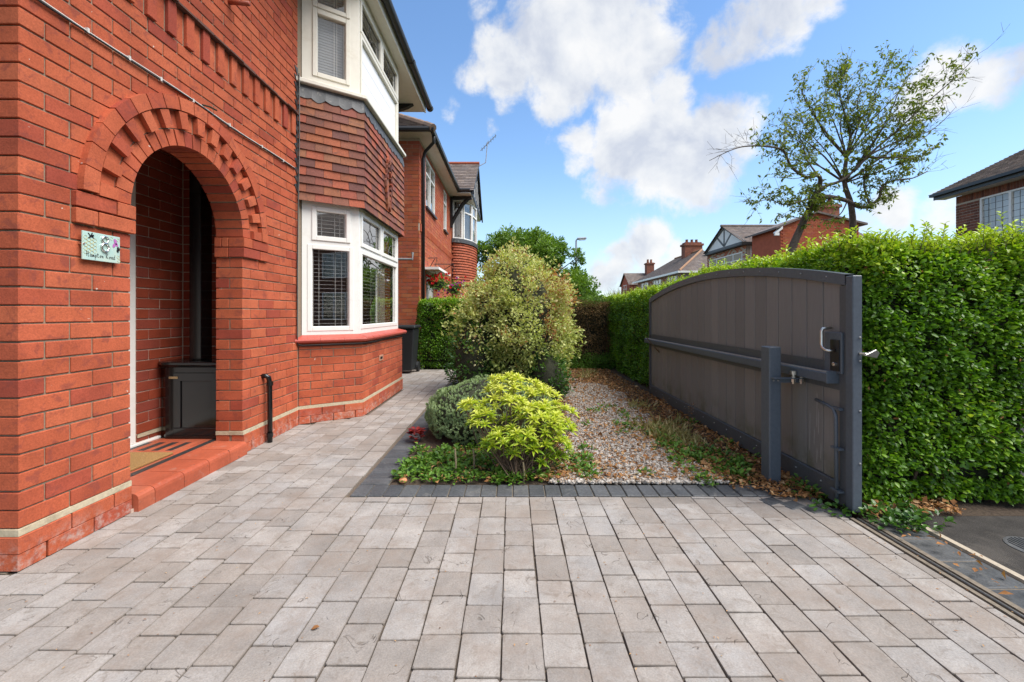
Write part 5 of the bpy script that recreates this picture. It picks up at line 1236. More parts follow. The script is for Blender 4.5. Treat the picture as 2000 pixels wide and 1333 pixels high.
def hedge(name, label, box, dens, faces, mat, ls, group=None, bul=.05, seed=0., shoots=0, tbase=.42, ttop=.25, tf=(LEAF_V, LEAF_F), core_in=.13, clipx=None, taper=None):
    x0, x1, y0, y1, z0, z1 = box
    th = thing(name, ((x0+x1)/2, (y0+y1)/2, 0), label, 'hedge', group)
    P, N, dep = hedge_pts(x0, x1, y0, y1, z0, z1, dens, faces, bul, .12, seed); n = len(P)
    D = unit(N*rnd(n, .3, .9)[:, None] + G.normal(0, .5, (n, 3)) + np.array([0, 0, .1])); U = unit(N*.7 + G.normal(0, .4, (n, 3)) + np.array([0, 0, .8]))
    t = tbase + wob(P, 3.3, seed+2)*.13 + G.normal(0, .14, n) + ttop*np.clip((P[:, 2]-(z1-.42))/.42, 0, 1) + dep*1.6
    L = rnd(n, ls*.65, ls*1.25)
    if clipx is not None: P[:, 0] = np.maximum(P[:, 0], clipx[0]) if clipx[1] > 0 else np.minimum(P[:, 0], clipx[0])
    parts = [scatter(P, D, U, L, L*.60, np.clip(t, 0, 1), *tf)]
    stems = MB()
    if shoots:
        sx, sy = rnd(shoots, x0+.03, x1-.05), y0 + .05 + (y1-y0-.1)*rnd(shoots)**1.5
        for i in range(shoots):
            h = G.gamma(2.0, .019); p0 = np.array([sx[i], sy[i], z1-.06+wob(np.array([[sx[i], sy[i], z1]]), 2.6, seed)[0]*bul]); d = np.array([G.normal(0, .22), G.normal(0, .22), 1.]); d /= np.linalg.norm(d)
            p1 = p0 + d*(h+.06); stems.tube([p0, p1], [.0025, .0012], 3, caps=False)
            m = int(6 + h*75); q = np.linspace(.15, 1, m)[:, None]; PP = p0 + (p1-p0)*q
            an = np.arange(m)*2.4 + rnd(1)[0]*6; DD = np.stack([np.cos(an), np.sin(an), rnd(m, .5, 1.1)], 1); LL = rnd(m, ls*.75, ls*1.2)
            parts.append(scatter(PP, DD, np.tile([0, 0, 1.], (m, 1)) + G.normal(0, .3, (m, 3)), LL, LL*.5, np.clip(tbase+ttop+.22+G.normal(0, .12, m), 0, 1), *tf))
    V, F, T = join(parts)
    if taper: V[:, 2] *= np.interp(V[:, 1], *taper)
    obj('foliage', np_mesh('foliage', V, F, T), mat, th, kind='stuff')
    # solid core; its dark colour stands for the shade inside the hedge
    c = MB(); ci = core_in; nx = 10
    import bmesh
    c.box((x0+ci, y0+ci, -.02), (x1-ci, y1-ci, z1-ci)); me = c.mesh('shade_core')
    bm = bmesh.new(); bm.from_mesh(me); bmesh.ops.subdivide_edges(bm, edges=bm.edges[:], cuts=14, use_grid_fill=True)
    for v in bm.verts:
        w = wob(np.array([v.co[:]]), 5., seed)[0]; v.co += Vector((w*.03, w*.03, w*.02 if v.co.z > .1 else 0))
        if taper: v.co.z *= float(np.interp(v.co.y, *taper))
    bm.to_mesh(me); bm.free(); obj('shade_core', me, M['coredark'], th)
    for i in range(int((y1-y0)*3)+6):
        yy = rnd(1, y0+.08, y1-.1)[0]; xx = x0+.07 if i % 2 else rnd(1, x0+.05, x1-.1)[0]
        if i < 7: yy = y0+.09; xx = rnd(1, x0+.05, x1-.1)[0]
        zt = rnd(1, .5, 1.1)[0]; stems.tube([(xx, yy, -.02), (xx+G.normal(0, .04), yy+G.normal(0, .03), zt*.5), (xx+G.normal(0, .09), yy+G.normal(0, .06), zt)], [.012, .009, .005], 5, caps=False)
    # dead leaves and bare twig ends caught in the face
    m = max(40, len(P)//90); I = G.integers(0, len(P), m); Ld = rnd(m, ls*.5, ls)
    Vd, Fd, Td = scatter(P[I] + N[I]*.012, G.normal(0, 1, (m, 3)), N[I] + G.normal(0, .5, (m, 3)), Ld, Ld*.45, rnd(m, 0, .8), *tf)
    if taper: Vd[:, 2] *= np.interp(Vd[:, 1], *taper)
    obj('dead_leaves', np_mesh('dead_leaves', Vd, Fd, Td), M['litter'], th, kind='stuff')
    for i in G.integers(0, len(P), max(30, len(P)//400)):
        p = P[i]-N[i]*.03; p = p*np.array([1, 1, np.interp(p[1], *taper) if taper else 1.]); e = p + N[i]*rnd(1, .04, .10)[0] + G.normal(0, .035, 3); stems.tube([p, (p+e)/2+G.normal(0, .008, 3), e], [.0028, .002, .001], 4, caps=False)
    stems.obj('stem', M['twig'], th, kind='stuff')
    return th
hedge('hedge', 'tall bright green privet hedge behind the sliding gate', (2.075, 3.3, 2.52, 10.2, .03, 1.61), 8800, {'-x': .62, '-y': 1.5, 'top': .85, '+x': .12}, M['hedge'], .032, None, .045, 1., 1700, .52, .34, clipx=(2.022, 1), taper=([4.8, 7.2], [1.0, .935]))
hedge('hedge', 'neatly clipped green hedge at the end of the paved path', (-1.99, -.55, 8.78, 9.4, .02, 1.45), 5200, {'-x': 1., '-y': 1.3, 'top': 1., '+x': .4}, M['hedge'], .034, None, .028, 4., 60, .42, .30)
hedge('hedge', 'brown scorched hedge closing the back of the garden', (-.5, 2.15, 8.95, 9.55, .02, 1.42), 4200, {'-y': 1.3, 'top': 1., '-x': .4}, M['brownleaf'], .03, None, .05, 7., 0, .5, .1)
# green growth over and at the foot of the scorched hedge
def shell(cx, cy, z0, prof, n, clump=.08, k=1, jitter=.5):
    """points on a surface of revolution; prof = [(z, r)]"""
    zs = np.array([p[0] for p in prof]); rs = np.array([p[1] for p in prof])
    z = G.choice(np.linspace(zs[0], zs[-1], 200), n, p=(lambda w: w/w.sum())(np.interp(np.linspace(zs[0], zs[-1], 200), zs, rs)+.08)); r = np.interp(z, zs, rs); a = rnd(n, 0, 2*math.pi)
    P = np.stack([cx + r*np.cos(a), cy + r*np.sin(a), z], 1); sl = np.interp(z, zs, np.gradient(rs, zs)); N = unit(np.stack([np.cos(a), np.sin(a), -sl], 1))
    return P, N
def clumps(P, N, per, rad_, ls, aspect, tint, tvar=.1, up=.3, tf=(LEAF4_V, LEAF4_F), sink=.06):
    n = len(P); I = np.repeat(np.arange(n), per); m = len(I)
    off = unit(G.normal(0, 1, (m, 3)))*(rnd(m)**.5)[:, None]*rad_
    Q = P[I] + off - N[I]*(G.exponential(sink, m))[:, None]; D = unit(off/rad_*.8 + N[I]*.6 + np.array([0, 0, up]) + G.normal(0, .35, (m, 3))); U = unit(N[I] + G.normal(0, .5, (m, 3)) + np.array([0, 0, .4]))
    L = rnd(m, ls*.7, ls*1.25); return scatter(Q, D, U, L, L*aspect, np.clip(tint[I] + G.normal(0, tvar, m), 0, 1), *tf)
gh = thing('shrub', (1.7, 8.8, 0), 'green ferny growth at the foot of the brown hedge', 'shrub')
P = np.stack([rnd(160, .9, 2.05), rnd(160, 8.6, 8.9), rnd(160, .02, .42)**1.3], 1); N = np.tile([0, -1., .4], (160, 1)); V, F, T = clumps(P, N, 26, .09, .032, .5, rnd(160, .35, .75)); obj('foliage', np_mesh('foliage', V, F, T), M['weed'], gh, kind='stuff')
P = np.stack([rnd(240, -.4, 2.1), rnd(240, 8.9, 9.5), rnd(240, 1.38, 1.52)], 1); N = np.tile([0, -.4, 1.], (240, 1)); V, F, T = clumps(P, N, 20, .08, .032, .5, rnd(240, .5, .95)); ob2 = obj('foliage', np_mesh('foliage', V, F, T), M['hedge_b'], None); tag(ob2, 'fresh green shoots along the top of the brown hedge', 'hedge top')

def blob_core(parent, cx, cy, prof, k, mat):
    mb = MB(); mb.lathe((cx, cy, 0), [(max(.01, r*k), z) for z, r in prof], 18); mb.obj('shade_core', mat, parent, smooth=True)  # solid dark filler, inner shade of the shrub as colour
# golden variegated shrub
ps = thing('shrub', (.06, 6.35, 0), 'large rounded cream and green variegated shrub mid garden', 'shrub')
prof = [(.20, .40), (.49, .64), (.87, .80), (1.25, .76), (1.55, .59), (1.84, .38), (2.0, .19), (2.07, .05)]
P, N = shell(.06, 6.35, 0, prof, 1150); b = wob(P, 2.3, 3.)*.16+wob(P, 6., 1.)*.09 + np.maximum(0, G.normal(-.03, .09, len(P))); P = P + N*b[:, None]; N = unit(N + G.normal(0, .25, N.shape))
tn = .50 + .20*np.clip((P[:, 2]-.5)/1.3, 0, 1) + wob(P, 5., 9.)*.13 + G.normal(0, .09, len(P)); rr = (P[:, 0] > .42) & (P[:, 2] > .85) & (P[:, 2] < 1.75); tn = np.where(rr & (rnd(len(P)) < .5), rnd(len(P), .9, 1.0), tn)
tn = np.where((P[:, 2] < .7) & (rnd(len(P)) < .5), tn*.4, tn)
I = G.integers(0, len(P), 110); sN = unit(N[I] + np.array([0, 0, .5]) + G.normal(0, .35, (110, 3))); sl_ = rnd(110, .5, 1.5)[:, None]
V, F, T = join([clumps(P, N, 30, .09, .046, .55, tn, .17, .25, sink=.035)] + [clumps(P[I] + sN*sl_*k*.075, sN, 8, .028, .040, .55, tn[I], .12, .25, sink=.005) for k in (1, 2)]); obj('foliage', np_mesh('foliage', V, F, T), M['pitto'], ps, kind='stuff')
blob_core(ps, .06, 6.35, prof, .72, M['coredark'])
tw = MB()
for i in range(70):
    a = rnd(1, 3.4, 6.0)[0]; r0 = rnd(1, .02, .2)[0]; z1 = rnd(1, .35, .9)[0]; r1 = np.interp(z1, [p[0] for p in prof], [p[1] for p in prof])*rnd(1, .8, 1.02)[0]
    tw.tube([(.06+r0*math.cos(a), 6.35+r0*math.sin(a), 0), (.06+(r0+r1)*.45*math.cos(a), 6.35+(r0+r1)*.45*math.sin(a), z1*.55), (.06+r1*math.cos(a), 6.35+r1*math.sin(a), z1)], [.014, .008, .003], 4, caps=False)
tw.obj('stem', M['twig'], ps)
lr = thing('shrub', (-.5, 6.0, 0), 'dark green broad leaved shrub under the variegated one', 'shrub')
parts = []
for cx, cy, pr, n in ((-.52, 5.95, [(.04, .24), (.3, .36), (.6, .36), (.9, .24), (1.12, .06)], 150), (.48, 5.75, [(.04, .22), (.25, .32), (.5, .2), (.62, .05)], 90), (-.1, 5.6, [(.03, .3), (.2, .35), (.35, .1)], 70)):
    P, N = shell(cx, cy, 0, pr, n); parts.append(clumps(P, N, 16, .08, .062, .42, .35+.4*P[:, 2]/1.0+G.normal(0, .12, n), .12, .2)); blob_core(lr, cx, cy, pr, .75, M['coredark'])
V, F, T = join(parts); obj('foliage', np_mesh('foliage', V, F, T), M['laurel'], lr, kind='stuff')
# low grey green mound
hb_ = thing('shrub', (-.2, 4.12, 0), 'low grey green domed shrub beside the path', 'shrub')
prof = [(.03, .50), (.15, .62), (.28, .60), (.40, .46), (.48, .30), (.525, .12), (.535, .02)]
P, N = shell(-.2, 4.12, 0, prof, 4200); P[:, 1] = 4.12+(P[:, 1]-4.12)*.86; b = wob(P, 6., 2.)*.035+wob(P, 15., 5.)*.02; P = P + N*b[:, None]
n = len(P); ax = unit(N*.75 + np.array([0, 0, .7]) + G.normal(0, .22, (n, 3))); parts = []
tn = .46 + 3.0*b + G.normal(0, .09, n)
for ring_, (h, op_, ls, cnt) in enumerate(((.0, 1.0, .019, 4), (.009, .7, .016, 4), (.017, .35, .011, 3))):
    for q in range(cnt):
        a = 2*math.pi*q/cnt + ring_*.8 + rnd(n, -.3, .3); e1 = unit(np.cross(ax, np.array([.3, .9, .1]))); e2 = np.cross(ax, e1)
        D = unit((e1*np.cos(a)[:, None] + e2*np.sin(a)[:, None])*op_ + ax*.55); parts.append(scatter(P + ax*h, D, ax, rnd(n, ls*.8, ls*1.25), ls*.42, np.clip(tn + ring_*.14 + G.normal(0, .06, n), 0, 1), LEAF2_V, LEAF2_F))
V, F, T = join(parts); obj('foliage', np_mesh('foliage', V, F, T), M['hebe'], hb_, kind='stuff')
mb = MB(); mb.lathe((0, 0, 0), [(max(.01, r*.93), z*.96) for z, r in prof], 24); me = mb.mesh('shade_core', True); obj('shade_core', me, M['coredark'], hb_, Matrix.Translation((-.2, 4.12, 0)) @ Matrix.Diagonal((1, .86, 1, 1)))
# yellow leaved shrub: rosettes of long leaves; the largest leaves are parts
py = thing('shrub', (.03, 3.08, 0), 'bright yellow green shrub with whorled leaves at the bed edge', 'shrub')
NL = 6; leafm = []
for v in range(8):
    rv = random.Random(v); vs = []; fs = []
    for i in range(NL+1):
        t = i/NL; w = .5*math.sin(math.pi*min(1, t*.93+.05))**.8*(1 if t < 1 else .05); z = -.30*t*t*rv.uniform(.6, 1.3); fold = .10*math.sin(math.pi*t)
        vs += [(-w*.26, t, z+fold), (0, t, z), (w*.26, t, z+fold)]
    for i in range(NL): fs += [[3*i, 3*i+1, 3*i+4, 3*i+3], [3*i+1, 3*i+2, 3*i+5, 3*i+4]]
    me = bpy.data.meshes.new('leaf'); me.from_pydata(vs, [], fs); tt = [.20, .42, .55, .66, .75, .85, .95, .6][v]
    at = me.attributes.new('tint', 'FLOAT', 'POINT'); at.data.foreach_set('value', np.array([min(1, tt+(.18 if i % 3 != 1 else -.12)) for i in range(len(vs))], dtype=np.float32)); me.materials.append(M['pieris']); me.polygons.foreach_set('use_smooth', [True]*len(me.polygons)); me.update(); leafm.append((me, vs, fs))
ros = []
for cx, cy, cz, cr, cn in ((-.05, 3.25, .585, .12, 15), (.08, 3.3, .56, .12, 14), (.24, 3.32, .51, .10, 10), (.33, 3.18, .40, .11, 13), (.26, 3.06, .33, .11, 13), (-.29, 3.12, .45, .075, 8), (-.21, 3.06, .37, .085, 9), (-.13, 3.2, .49, .10, 10),
                           (-.05, 2.98, .27, .10, 11), (.07, 2.95, .29, .09, 10), (.15, 3.05, .42, .10, 11), (.31, 3.02, .22, .08, 8), (.39, 3.12, .30, .06, 6), (.0, 3.1, .46, .11, 10), (.18, 3.0, .20, .07, 8), (-.12, 3.02, .20, .08, 8), (.02, 3.0, .17, .07, 7), (.30, 3.05, .13, .06, 5), (.08, 3.15, .36, .12, 12)):
    got = 0
    for _ in range(400):
        if got >= cn: break
        d = unit(G.normal(0, 1, (1, 3)))[0]
        if d[2] < -.35: continue
        p = np.array([cx, cy, cz]) + d*np.array([1.05, .8, .75])*cr*rnd(1, .75, 1.1)[0]
        if any(np.linalg.norm(p-q[0]) < .036 for q in ros): continue
        ros.append((p, unit((d*.7 + np.array([(cx-.03)*1.3, -.1, .35]))[None])[0])); got += 1
for p in ((.20, 2.98, .10), (.24, 3.0, .14), (.14, 2.96, .2)): ros.append((np.array(p), np.array([.3, -.5, .8])))
lrec = []; stem = MB()
for p, d in ros:
    ax = Vector(d*.55 + np.array([0, -.12, .95]) + G.normal(0, .12, 3)).normalized(); e1 = ax.orthogonal().normalized(); e2 = ax.cross(e1)
    base = Vector((.03+R.gauss(0, .03), 3.02+R.gauss(0, .04), 0)); P_ = Vector(p); mid = base.lerp(P_, .55)+Vector((R.gauss(0, .03), R.gauss(0, .02), -.04)); stem.tube([base, mid, P_], [.0042, .0032, .002], 5, caps=False)
    hi = min(1, max(0, (p[2]-.1)/.5)); cnt = R.randint(14, 19); ll = R.uniform(.056, .082)
    for k in range(cnt):
        a = k*2.4+R.gauss(0, .2); f = k/cnt; op_ = 1.15-.95*f; D = ((e1*math.cos(a)+e2*math.sin(a))*op_ + ax*(.30+.8*f)).normalized(); U = ax.copy(); X = D.cross(U).normalized(); Z = X.cross(D); l = ll*(1-.42*f)*R.uniform(.85, 1.12)
        m = Matrix((X, D, Z)).transposed().to_4x4(); m = Matrix.Translation(P_ + ax*(.014*f)) @ m @ Matrix.Diagonal((l*.92, l, l, 1))
        vi = min(7, max(0, int(hi*4.4 + f*1.6 + R.gauss(.2, 1.2)))); lrec.append((l/((P_-CAMP).length)*(1 if d[1] < .3 else .4), m, vi))
lrec.sort(key=lambda q: -q[0])
for _, m, v in lrec[:300]: obj('leaf', leafm[v][0], None, py, m)
mb = MB()
for _, m, v in lrec[300:]: tt = [.20, .42, .55, .66, .75, .85, .95, .6][v]; mb.add([m @ Vector(q) for q in leafm[v][1]], leafm[v][2], min(1, tt+.06))
mb.obj('foliage', M['pieris'], py, tint=True, kind='stuff')
for i in range(8):
    a = rnd(1, 0, 6.28)[0]; r_ = rnd(1, .1, .26)[0]; stem.tube([(.03, 3.05, 0), (.03+r_*.5*math.cos(a), 3.08+r_*.5*math.sin(a), .12), (.03+r_*math.cos(a), 3.1+r_*math.sin(a), rnd(1, .18, .4)[0])], [.008, .005, .003], 5, caps=False)
stem.tube([(.02, 2.95, -.02), (.028, 2.96, .10), (.03, 3.0, .17)], [.014, .012, .009], 7)
stem.obj('stem', m_plain('brown_stem', (.13, .085, .055), .85, 40., .3, .3), py)
# gravel, litter, weeds
RV = np.array([(x, y, z) for x in (-1, 1) for y in (-1, 1) for z in (-1, 1)], dtype=float)*.5
RF = np.array([(0,1,3,2),(4,6,7,5),(0,4,5,1),(2,3,7,6),(0,2,6,4),(1,5,7,3)])
def stones(P, size, flat=.6):
    n = len(P); q = unit(G.normal(0, 1, (n, 4))); w, x, y, z = q.T
    Rm = np.stack([np.stack([1-2*(y*y+z*z), 2*(x*y-z*w), 2*(x*z+y*w)], 1), np.stack([2*(x*y+z*w), 1-2*(x*x+z*z), 2*(y*z-x*w)], 1), np.stack([2*(x*z-y*w), 2*(y*z+x*w), 1-2*(x*x+y*y)], 1)], 1)
    V = RV[None]*(1+G.uniform(-.38, .38, (n, 8, 3)))*(size[:, None]*np.stack([np.ones(n), rnd(n, .6, 1), rnd(n, .4, .75)], 1))[:, None, :]
    V = np.einsum('nij,nkj->nki', Rm, V); V[:, :, 2] *= flat; V = V + P[:, None, :]
    return V.reshape(-1, 3), (RF[None] + (np.arange(n)*8)[:, None, None]).reshape(-1, 4), np.repeat(rnd(n), 8)
def gmask(x, y):
    P = np.stack([x, y, 0*x], 1); c = np.interp(y, [2.9, 4., 5., 6.2], [.86, .88, 1.08, 1.1]); w = np.interp(y, [2.9, 4., 5., 6.2], [.56, .42, .46, .44])
    return 1 - np.clip(np.abs(x-c)/w, 0, 1.4)**2 + wob(P, 3.2, 8.)*.45 + wob(P, 9., 2.)*.2 - np.clip((y-6.0)/1.0, 0, 1)
x, y = rnd(52000, .25, 1.8), 2.868 + 4.6*rnd(52000)**1.25; g_ = gmask(x, y); keep = g_ + rnd(len(x), -.25, .25) > .18; x, y = x[keep], y[keep]
P = np.stack([x, y, .010 + rnd(len(x), 0, .014)], 1); V, F, T = stones(P, rnd(len(x), .011, .027)); tag(obj('gravel', np_mesh('gravel', V, F, T), M['gravel'], None), 'pale pinkish crushed gravel beside the gate', 'gravel', kind='stuff')
def litter_pts(n, x0, x1, y0, y1, pw=1.2, dens=None):
    x, y = rnd(n, x0, x1), y0 + (y1-y0)*rnd(n)**pw
    if dens is not None: k = dens(x, y) > rnd(n); x, y = x[k], y[k]
    return np.stack([x, y, rnd(len(x), .018, .042)], 1)
L_ = [litter_pts(42000, .2, 1.93, 2.89, 8.6, 1.3, lambda x, y: np.clip(.74-g2(x, y)*.40, .32, .85)), litter_pts(700, 1.45, 1.93, 2.76, 3.3), litter_pts(420, 1.62, 1.94, 2.62, 2.84), litter_pts(800, 2.01, 2.6, 2.42, 2.66), litter_pts(50, 2.0, 2.2, 1.7, 2.42), litter_pts(650, -.78, .5, 2.88, 3.6), litter_pts(1200, -.8, 1.9, 7.2, 8.7)] if not globals().__setitem__('g2', gmask) else None
P = np.concatenate(L_); n = len(P); D = G.normal(0, 1, (n, 3)); D[:, 2] *= .35; U = np.tile([0, 0, 1.], (n, 1)) + G.normal(0, .5, (n, 3)); L = np.clip(G.gamma(3.2, .0068, n), .006, .055)
V, F, T = scatter(P, D, U, L, L*rnd(n, .25, .85), np.clip(G.normal(.45, .25, n), 0, 1)); tag(obj('leaf_litter', np_mesh('leaf_litter', V, F, T), M['litter'], None), 'dry brown fallen leaves over the gravel and bed', 'leaf litter', kind='stuff')
def weeds(name, label, spots, ls, mat, per=26, spread=.07, hgt=.06):
    parts = []
    for x, y, s in spots:
        m = int(per*s); a = rnd(m, 0, 6.28); r = spread*s*rnd(m)**.6; P = np.stack([x+r*np.cos(a), y+r*np.sin(a), .012 + hgt*s*rnd(m)*(1.1-r/(spread*s+1e-6))], 1)
        D = np.stack([np.cos(a)*.9, np.sin(a)*.9, rnd(m, .1, .9)], 1) + G.normal(0, .35, (m, 3)); L = rnd(m, ls*.6, ls*1.3)
        parts.append(scatter(P, D, np.tile([0, 0, 1.], (m, 1)) + G.normal(0, .3, (m, 3)), L, L*.62, np.clip(G.normal(.55, .2, m), 0, 1), LEAF_V, LEAF_F))
    V, F, T = join(parts); return tag(obj(name, np_mesh(name, V, F, T), mat, None), label, 'weeds', kind='stuff')
sp = [(rnd(1, -.78, .35)[0], 2.9+.75*rnd(1)[0]**1.4, rnd(1, .6, 1.25)[0]) for i in range(150)]
weeds('ground_cover', 'low green weeds along the front of the bed', sp, .036, M['weed'])
sp = [(rnd(1, 1.2, 1.72)[0], rnd(1, 2.88, 3.7)[0], rnd(1, .5, 1.2)[0]) for i in range(52)] + [(rnd(1, .35, .62)[0], rnd(1, 2.9, 3.6)[0], rnd(1, .5, 1.1)[0]) for i in range(16)] + [(rnd(1, 1.05, 1.5)[0], rnd(1, 4.1, 5.2)[0], rnd(1, .4, .9)[0]) for i in range(14)] + [(1.35, 3.9, 1.6), (1.4, 3.75, 1.4), (.95, 4.9, 1.2), (1.05, 5.0, 1.1), (1.2, 4.3, .9), (.62, 3.55, .8), (.95, 3.0, .7), (1.05, 4.0, .8), (.55, 4.1, .8), (.75, 4.35, .7), (1.86, 3.3, 1.2), (1.87, 3.7, 1.), (1.85, 4.4, 1.), (1.86, 2.75, 1.3), (1.88, 2.68, 1.1), (.5, 3.1, 1.), (.42, 3.3, 1.2), (.55, 3.35, .8)]
weeds('weeds', 'green weeds growing through the gravel near the gate post', sp, .034, M['weed'], 34, .075, .08)
sp = [(rnd(1, 1.97, 2.35)[0], rnd(1, 2.26, 2.50)[0], rnd(1, .5, 1.0)[0]) for i in range(30)] + [(2.06, 2.40, 1.5), (2.1, 2.36, 1.3), (1.80, 2.50, .8), (1.88, 2.46, .8)]
weeds('ivy', 'trailing ivy spilling round the foot of the gate end', sp, .036, M['laurel'], 20, .06, .07)
gr = []
for x, y, k in ((1.42, 3.95, 260), (1.5, 3.75, 200), (1.35, 4.15, 160), (1.6, 4.3, 120), (1.55, 5.2, 90), (1.3, 7.6, 90), (1.45, 8.0, 120)):
    P = np.stack([x+G.normal(0, .09, k), y+G.normal(0, .12, k), np.full(k, .008)], 1); D = np.stack([G.normal(.25, .6, k), G.normal(-.1, .5, k), rnd(k, .25, 1.1)], 1); gr.append(scatter(P, D, G.normal(0, 1, (k, 3)), rnd(k, .05, .14), .003, rnd(k), LEAF2_V, LEAF2_F))
V, F, T = join(gr); tag(obj('grass', np_mesh('grass', V, F, T), M['drygrass'], None), 'tufts of dry straw coloured grass in the gravel', 'grass', kind='stuff')
for i, (x, y, h, lb) in enumerate(((1.60, 4.35, .30, 'dead brown seed stalk leaning near the middle of the gate'), (1.72, 4.15, .28, 'dead brown seed stalk close to the gate boards'), (1.5, 5.3, .22, 'dead brown seed stalk towards the far end of the gate'), (1.62, 3.25, .2, 'pale withered plume beside the gate post'))):
    t_ = thing('dead_stalk', (x, y, 0), lb, 'plant', 'dead stalks by the gate'); mb = MB(); dx = R.uniform(-.1, .05); mb.tube([(x, y, 0), (x+dx*.3, y, h*.5), (x+dx, y+.02, h)], [.003, .0025, .0015], 4)
    for k in range(3): z = h*(.5+.15*k); xb = x+dx*(.3+.21*k); mb.tube([(xb, y+.006*k, z), (xb+R.uniform(-.05, .05), y, z+.05)], [.002, .001], 4)
    mb.obj('stem', M['drygrass'] if i == 3 else M['twig'], t_, kind='stuff')
    P = np.stack([x+dx*.8+G.normal(0, .018, 26), y+G.normal(0, .018, 26), h*rnd(26, .65, 1.02)], 1); V, F, T = scatter(P, G.normal(0, 1, (26, 3)), G.normal(0, 1, (26, 3)), rnd(26, .01, .02), .009, rnd(26)); obj('seed_heads', np_mesh('seed_heads', V, F, T), M['litter'], t_, kind='stuff')
rl_ = thing('red_plant', (-.86, 3.8, 0), 'small dark red leaved plant at the left corner of the bed', 'plant')
m = 60; a = rnd(m, 0, 6.28); P = np.stack([-.86+.05*np.cos(a)*rnd(m), 3.82+.05*np.sin(a)*rnd(m), rnd(m, .02, .11)], 1); V, F, T = scatter(P, np.stack([np.cos(a), np.sin(a), rnd(m, 0, .7)], 1), np.tile([0, 0, 1.], (m, 1)), rnd(m, .04, .065), .04, rnd(m), LEAF_V, LEAF_F); obj('foliage', np_mesh('foliage', V, F, T), M['redleaf'], rl_, kind='stuff')
mb = MB(); mb.lathe((-.745, 2.905, .0), [(.006, -.004), (.022, .004), (.029, .016), (.022, .028), (.006, .034)], 14); tag(mb.obj('pebble', m_plain('orange_stone', (.55, .24, .12), .6), None, smooth=True), 'smooth orange pebble at the front corner of the bed', 'pebble')
for i, (x, y, zt) in enumerate(((-.40, 3.0, .20), (-.28, 3.1, .17), (.08, 2.93, .13))):
    mb = MB(); mb.tube([(x, y, -.01), (x+.004, y, zt*.5), (x-.003, y+.004, zt)], [.008, .007, .006], 7); tag(mb.obj('cut_stump', m_plain('cut_stem', (.25, .20, .12), .9, 40., .3, .3), None), ['thin bare cut stem standing left in the weeds', 'second thin cut stem between the weeds and the mound', 'pale cut stump at the front edge below the yellow shrub'][i], 'stem')
n = 170; P = np.stack([rnd(n, -2.0, 1.9), rnd(n, 1.3, 2.68), np.full(n, .003)], 1); P[:30, 0] = rnd(30, 1.75, 1.95); D = G.normal(0, 1, (n, 3)); D[:, 2] = .02; V, F, T = scatter(P, D, np.tile([0, 0, 1.], (n, 1)), rnd(n, .004, .016), .0045, rnd(n)); tag(obj('debris', np_mesh('debris', V, F, T), M['litter'], None), 'scattered straw and leaf crumbs on the paving', 'debris', kind='stuff')
P = np.array([[-.735, 1.553, .004]]); V, F, T = scatter(P, np.array([[1., .3, .25]]), np.array([[0, 0, 1.]]), .03, .022, np.array([.2]), LEAF_V, LEAF_F); tag(obj('fallen_leaf', np_mesh('fallen_leaf', V, F, T), M['litter'], None), 'single curled brown leaf lying on the paving', 'leaf')

# hanging baskets on the neighbour's wall
def basket(x, y, z, label, tints, trail):
    b = thing('hanging_basket', (x, y, z), label, 'hanging basket', 'hanging baskets on the neighbouring house'); mb = MB(); mb.lathe((x, y, z), [(.05, -.16), (.15, -.10), (.19, 0), (.195, .02)], 14); mb.obj('bowl', M['gutter'], b)
    mb = MB(); mb.tube([(NXF+.01, y, z+.62), (x+.02, y, z+.62)], .012, 6); mb.tube([(NXF+.01, y, z+.30), (x-.05, y, z+.6)], .01, 6)
    for a in (0, 2.1, 4.2): mb.tube([(x, y, z+.6), (x+.19*math.cos(a), y+.19*math.sin(a), z)], .004, 4)
    mb.obj('bracket', M['timber_b'], b)
    m = 520; P = np.array([x, y, z+.06]) + G.normal(0, 1, (m, 3))*np.array([.14, .14, .07]); P[:, 2] -= trail*rnd(m)**2; V, F, T = scatter(P, G.normal(0, 1, (m, 3)), G.normal(0, 1, (m, 3)), rnd(m, .04, .07), .035, rnd(m, .3, .9)); obj('foliage', np_mesh('foliage', V, F, T), M['weed'], b, kind='stuff')
    m = 64; P = np.array([x, y, z+.10]) + G.normal(0, 1, (m, 3))*np.array([.16, .16, .09]); P[:, 2] -= trail*rnd(m)**2*.8; I = np.repeat(np.arange(m), 5); a = np.tile(np.arange(5)*1.257, m); V, F, T = scatter(P[I], np.stack([np.cos(a), -.5+0*a, np.sin(a)], 1), np.tile([.2, -1., .4], (len(I), 1)), rnd(len(I), .03, .045), .035, np.array(tints)[G.integers(0, len(tints), m)][I]); obj('flowers', np_mesh('flowers', V, F, T), M['petal'], b, kind='stuff')
basket(-1.86, 10.5, 1.90, 'black hanging basket of red flowers nearest the downpipe', [.1, .2, .3], .15)
basket(-1.55, 11.3, 1.84, 'hanging basket of purple white and red flowers further along', [.1, .55, .6, .62, .78, .98], .3)

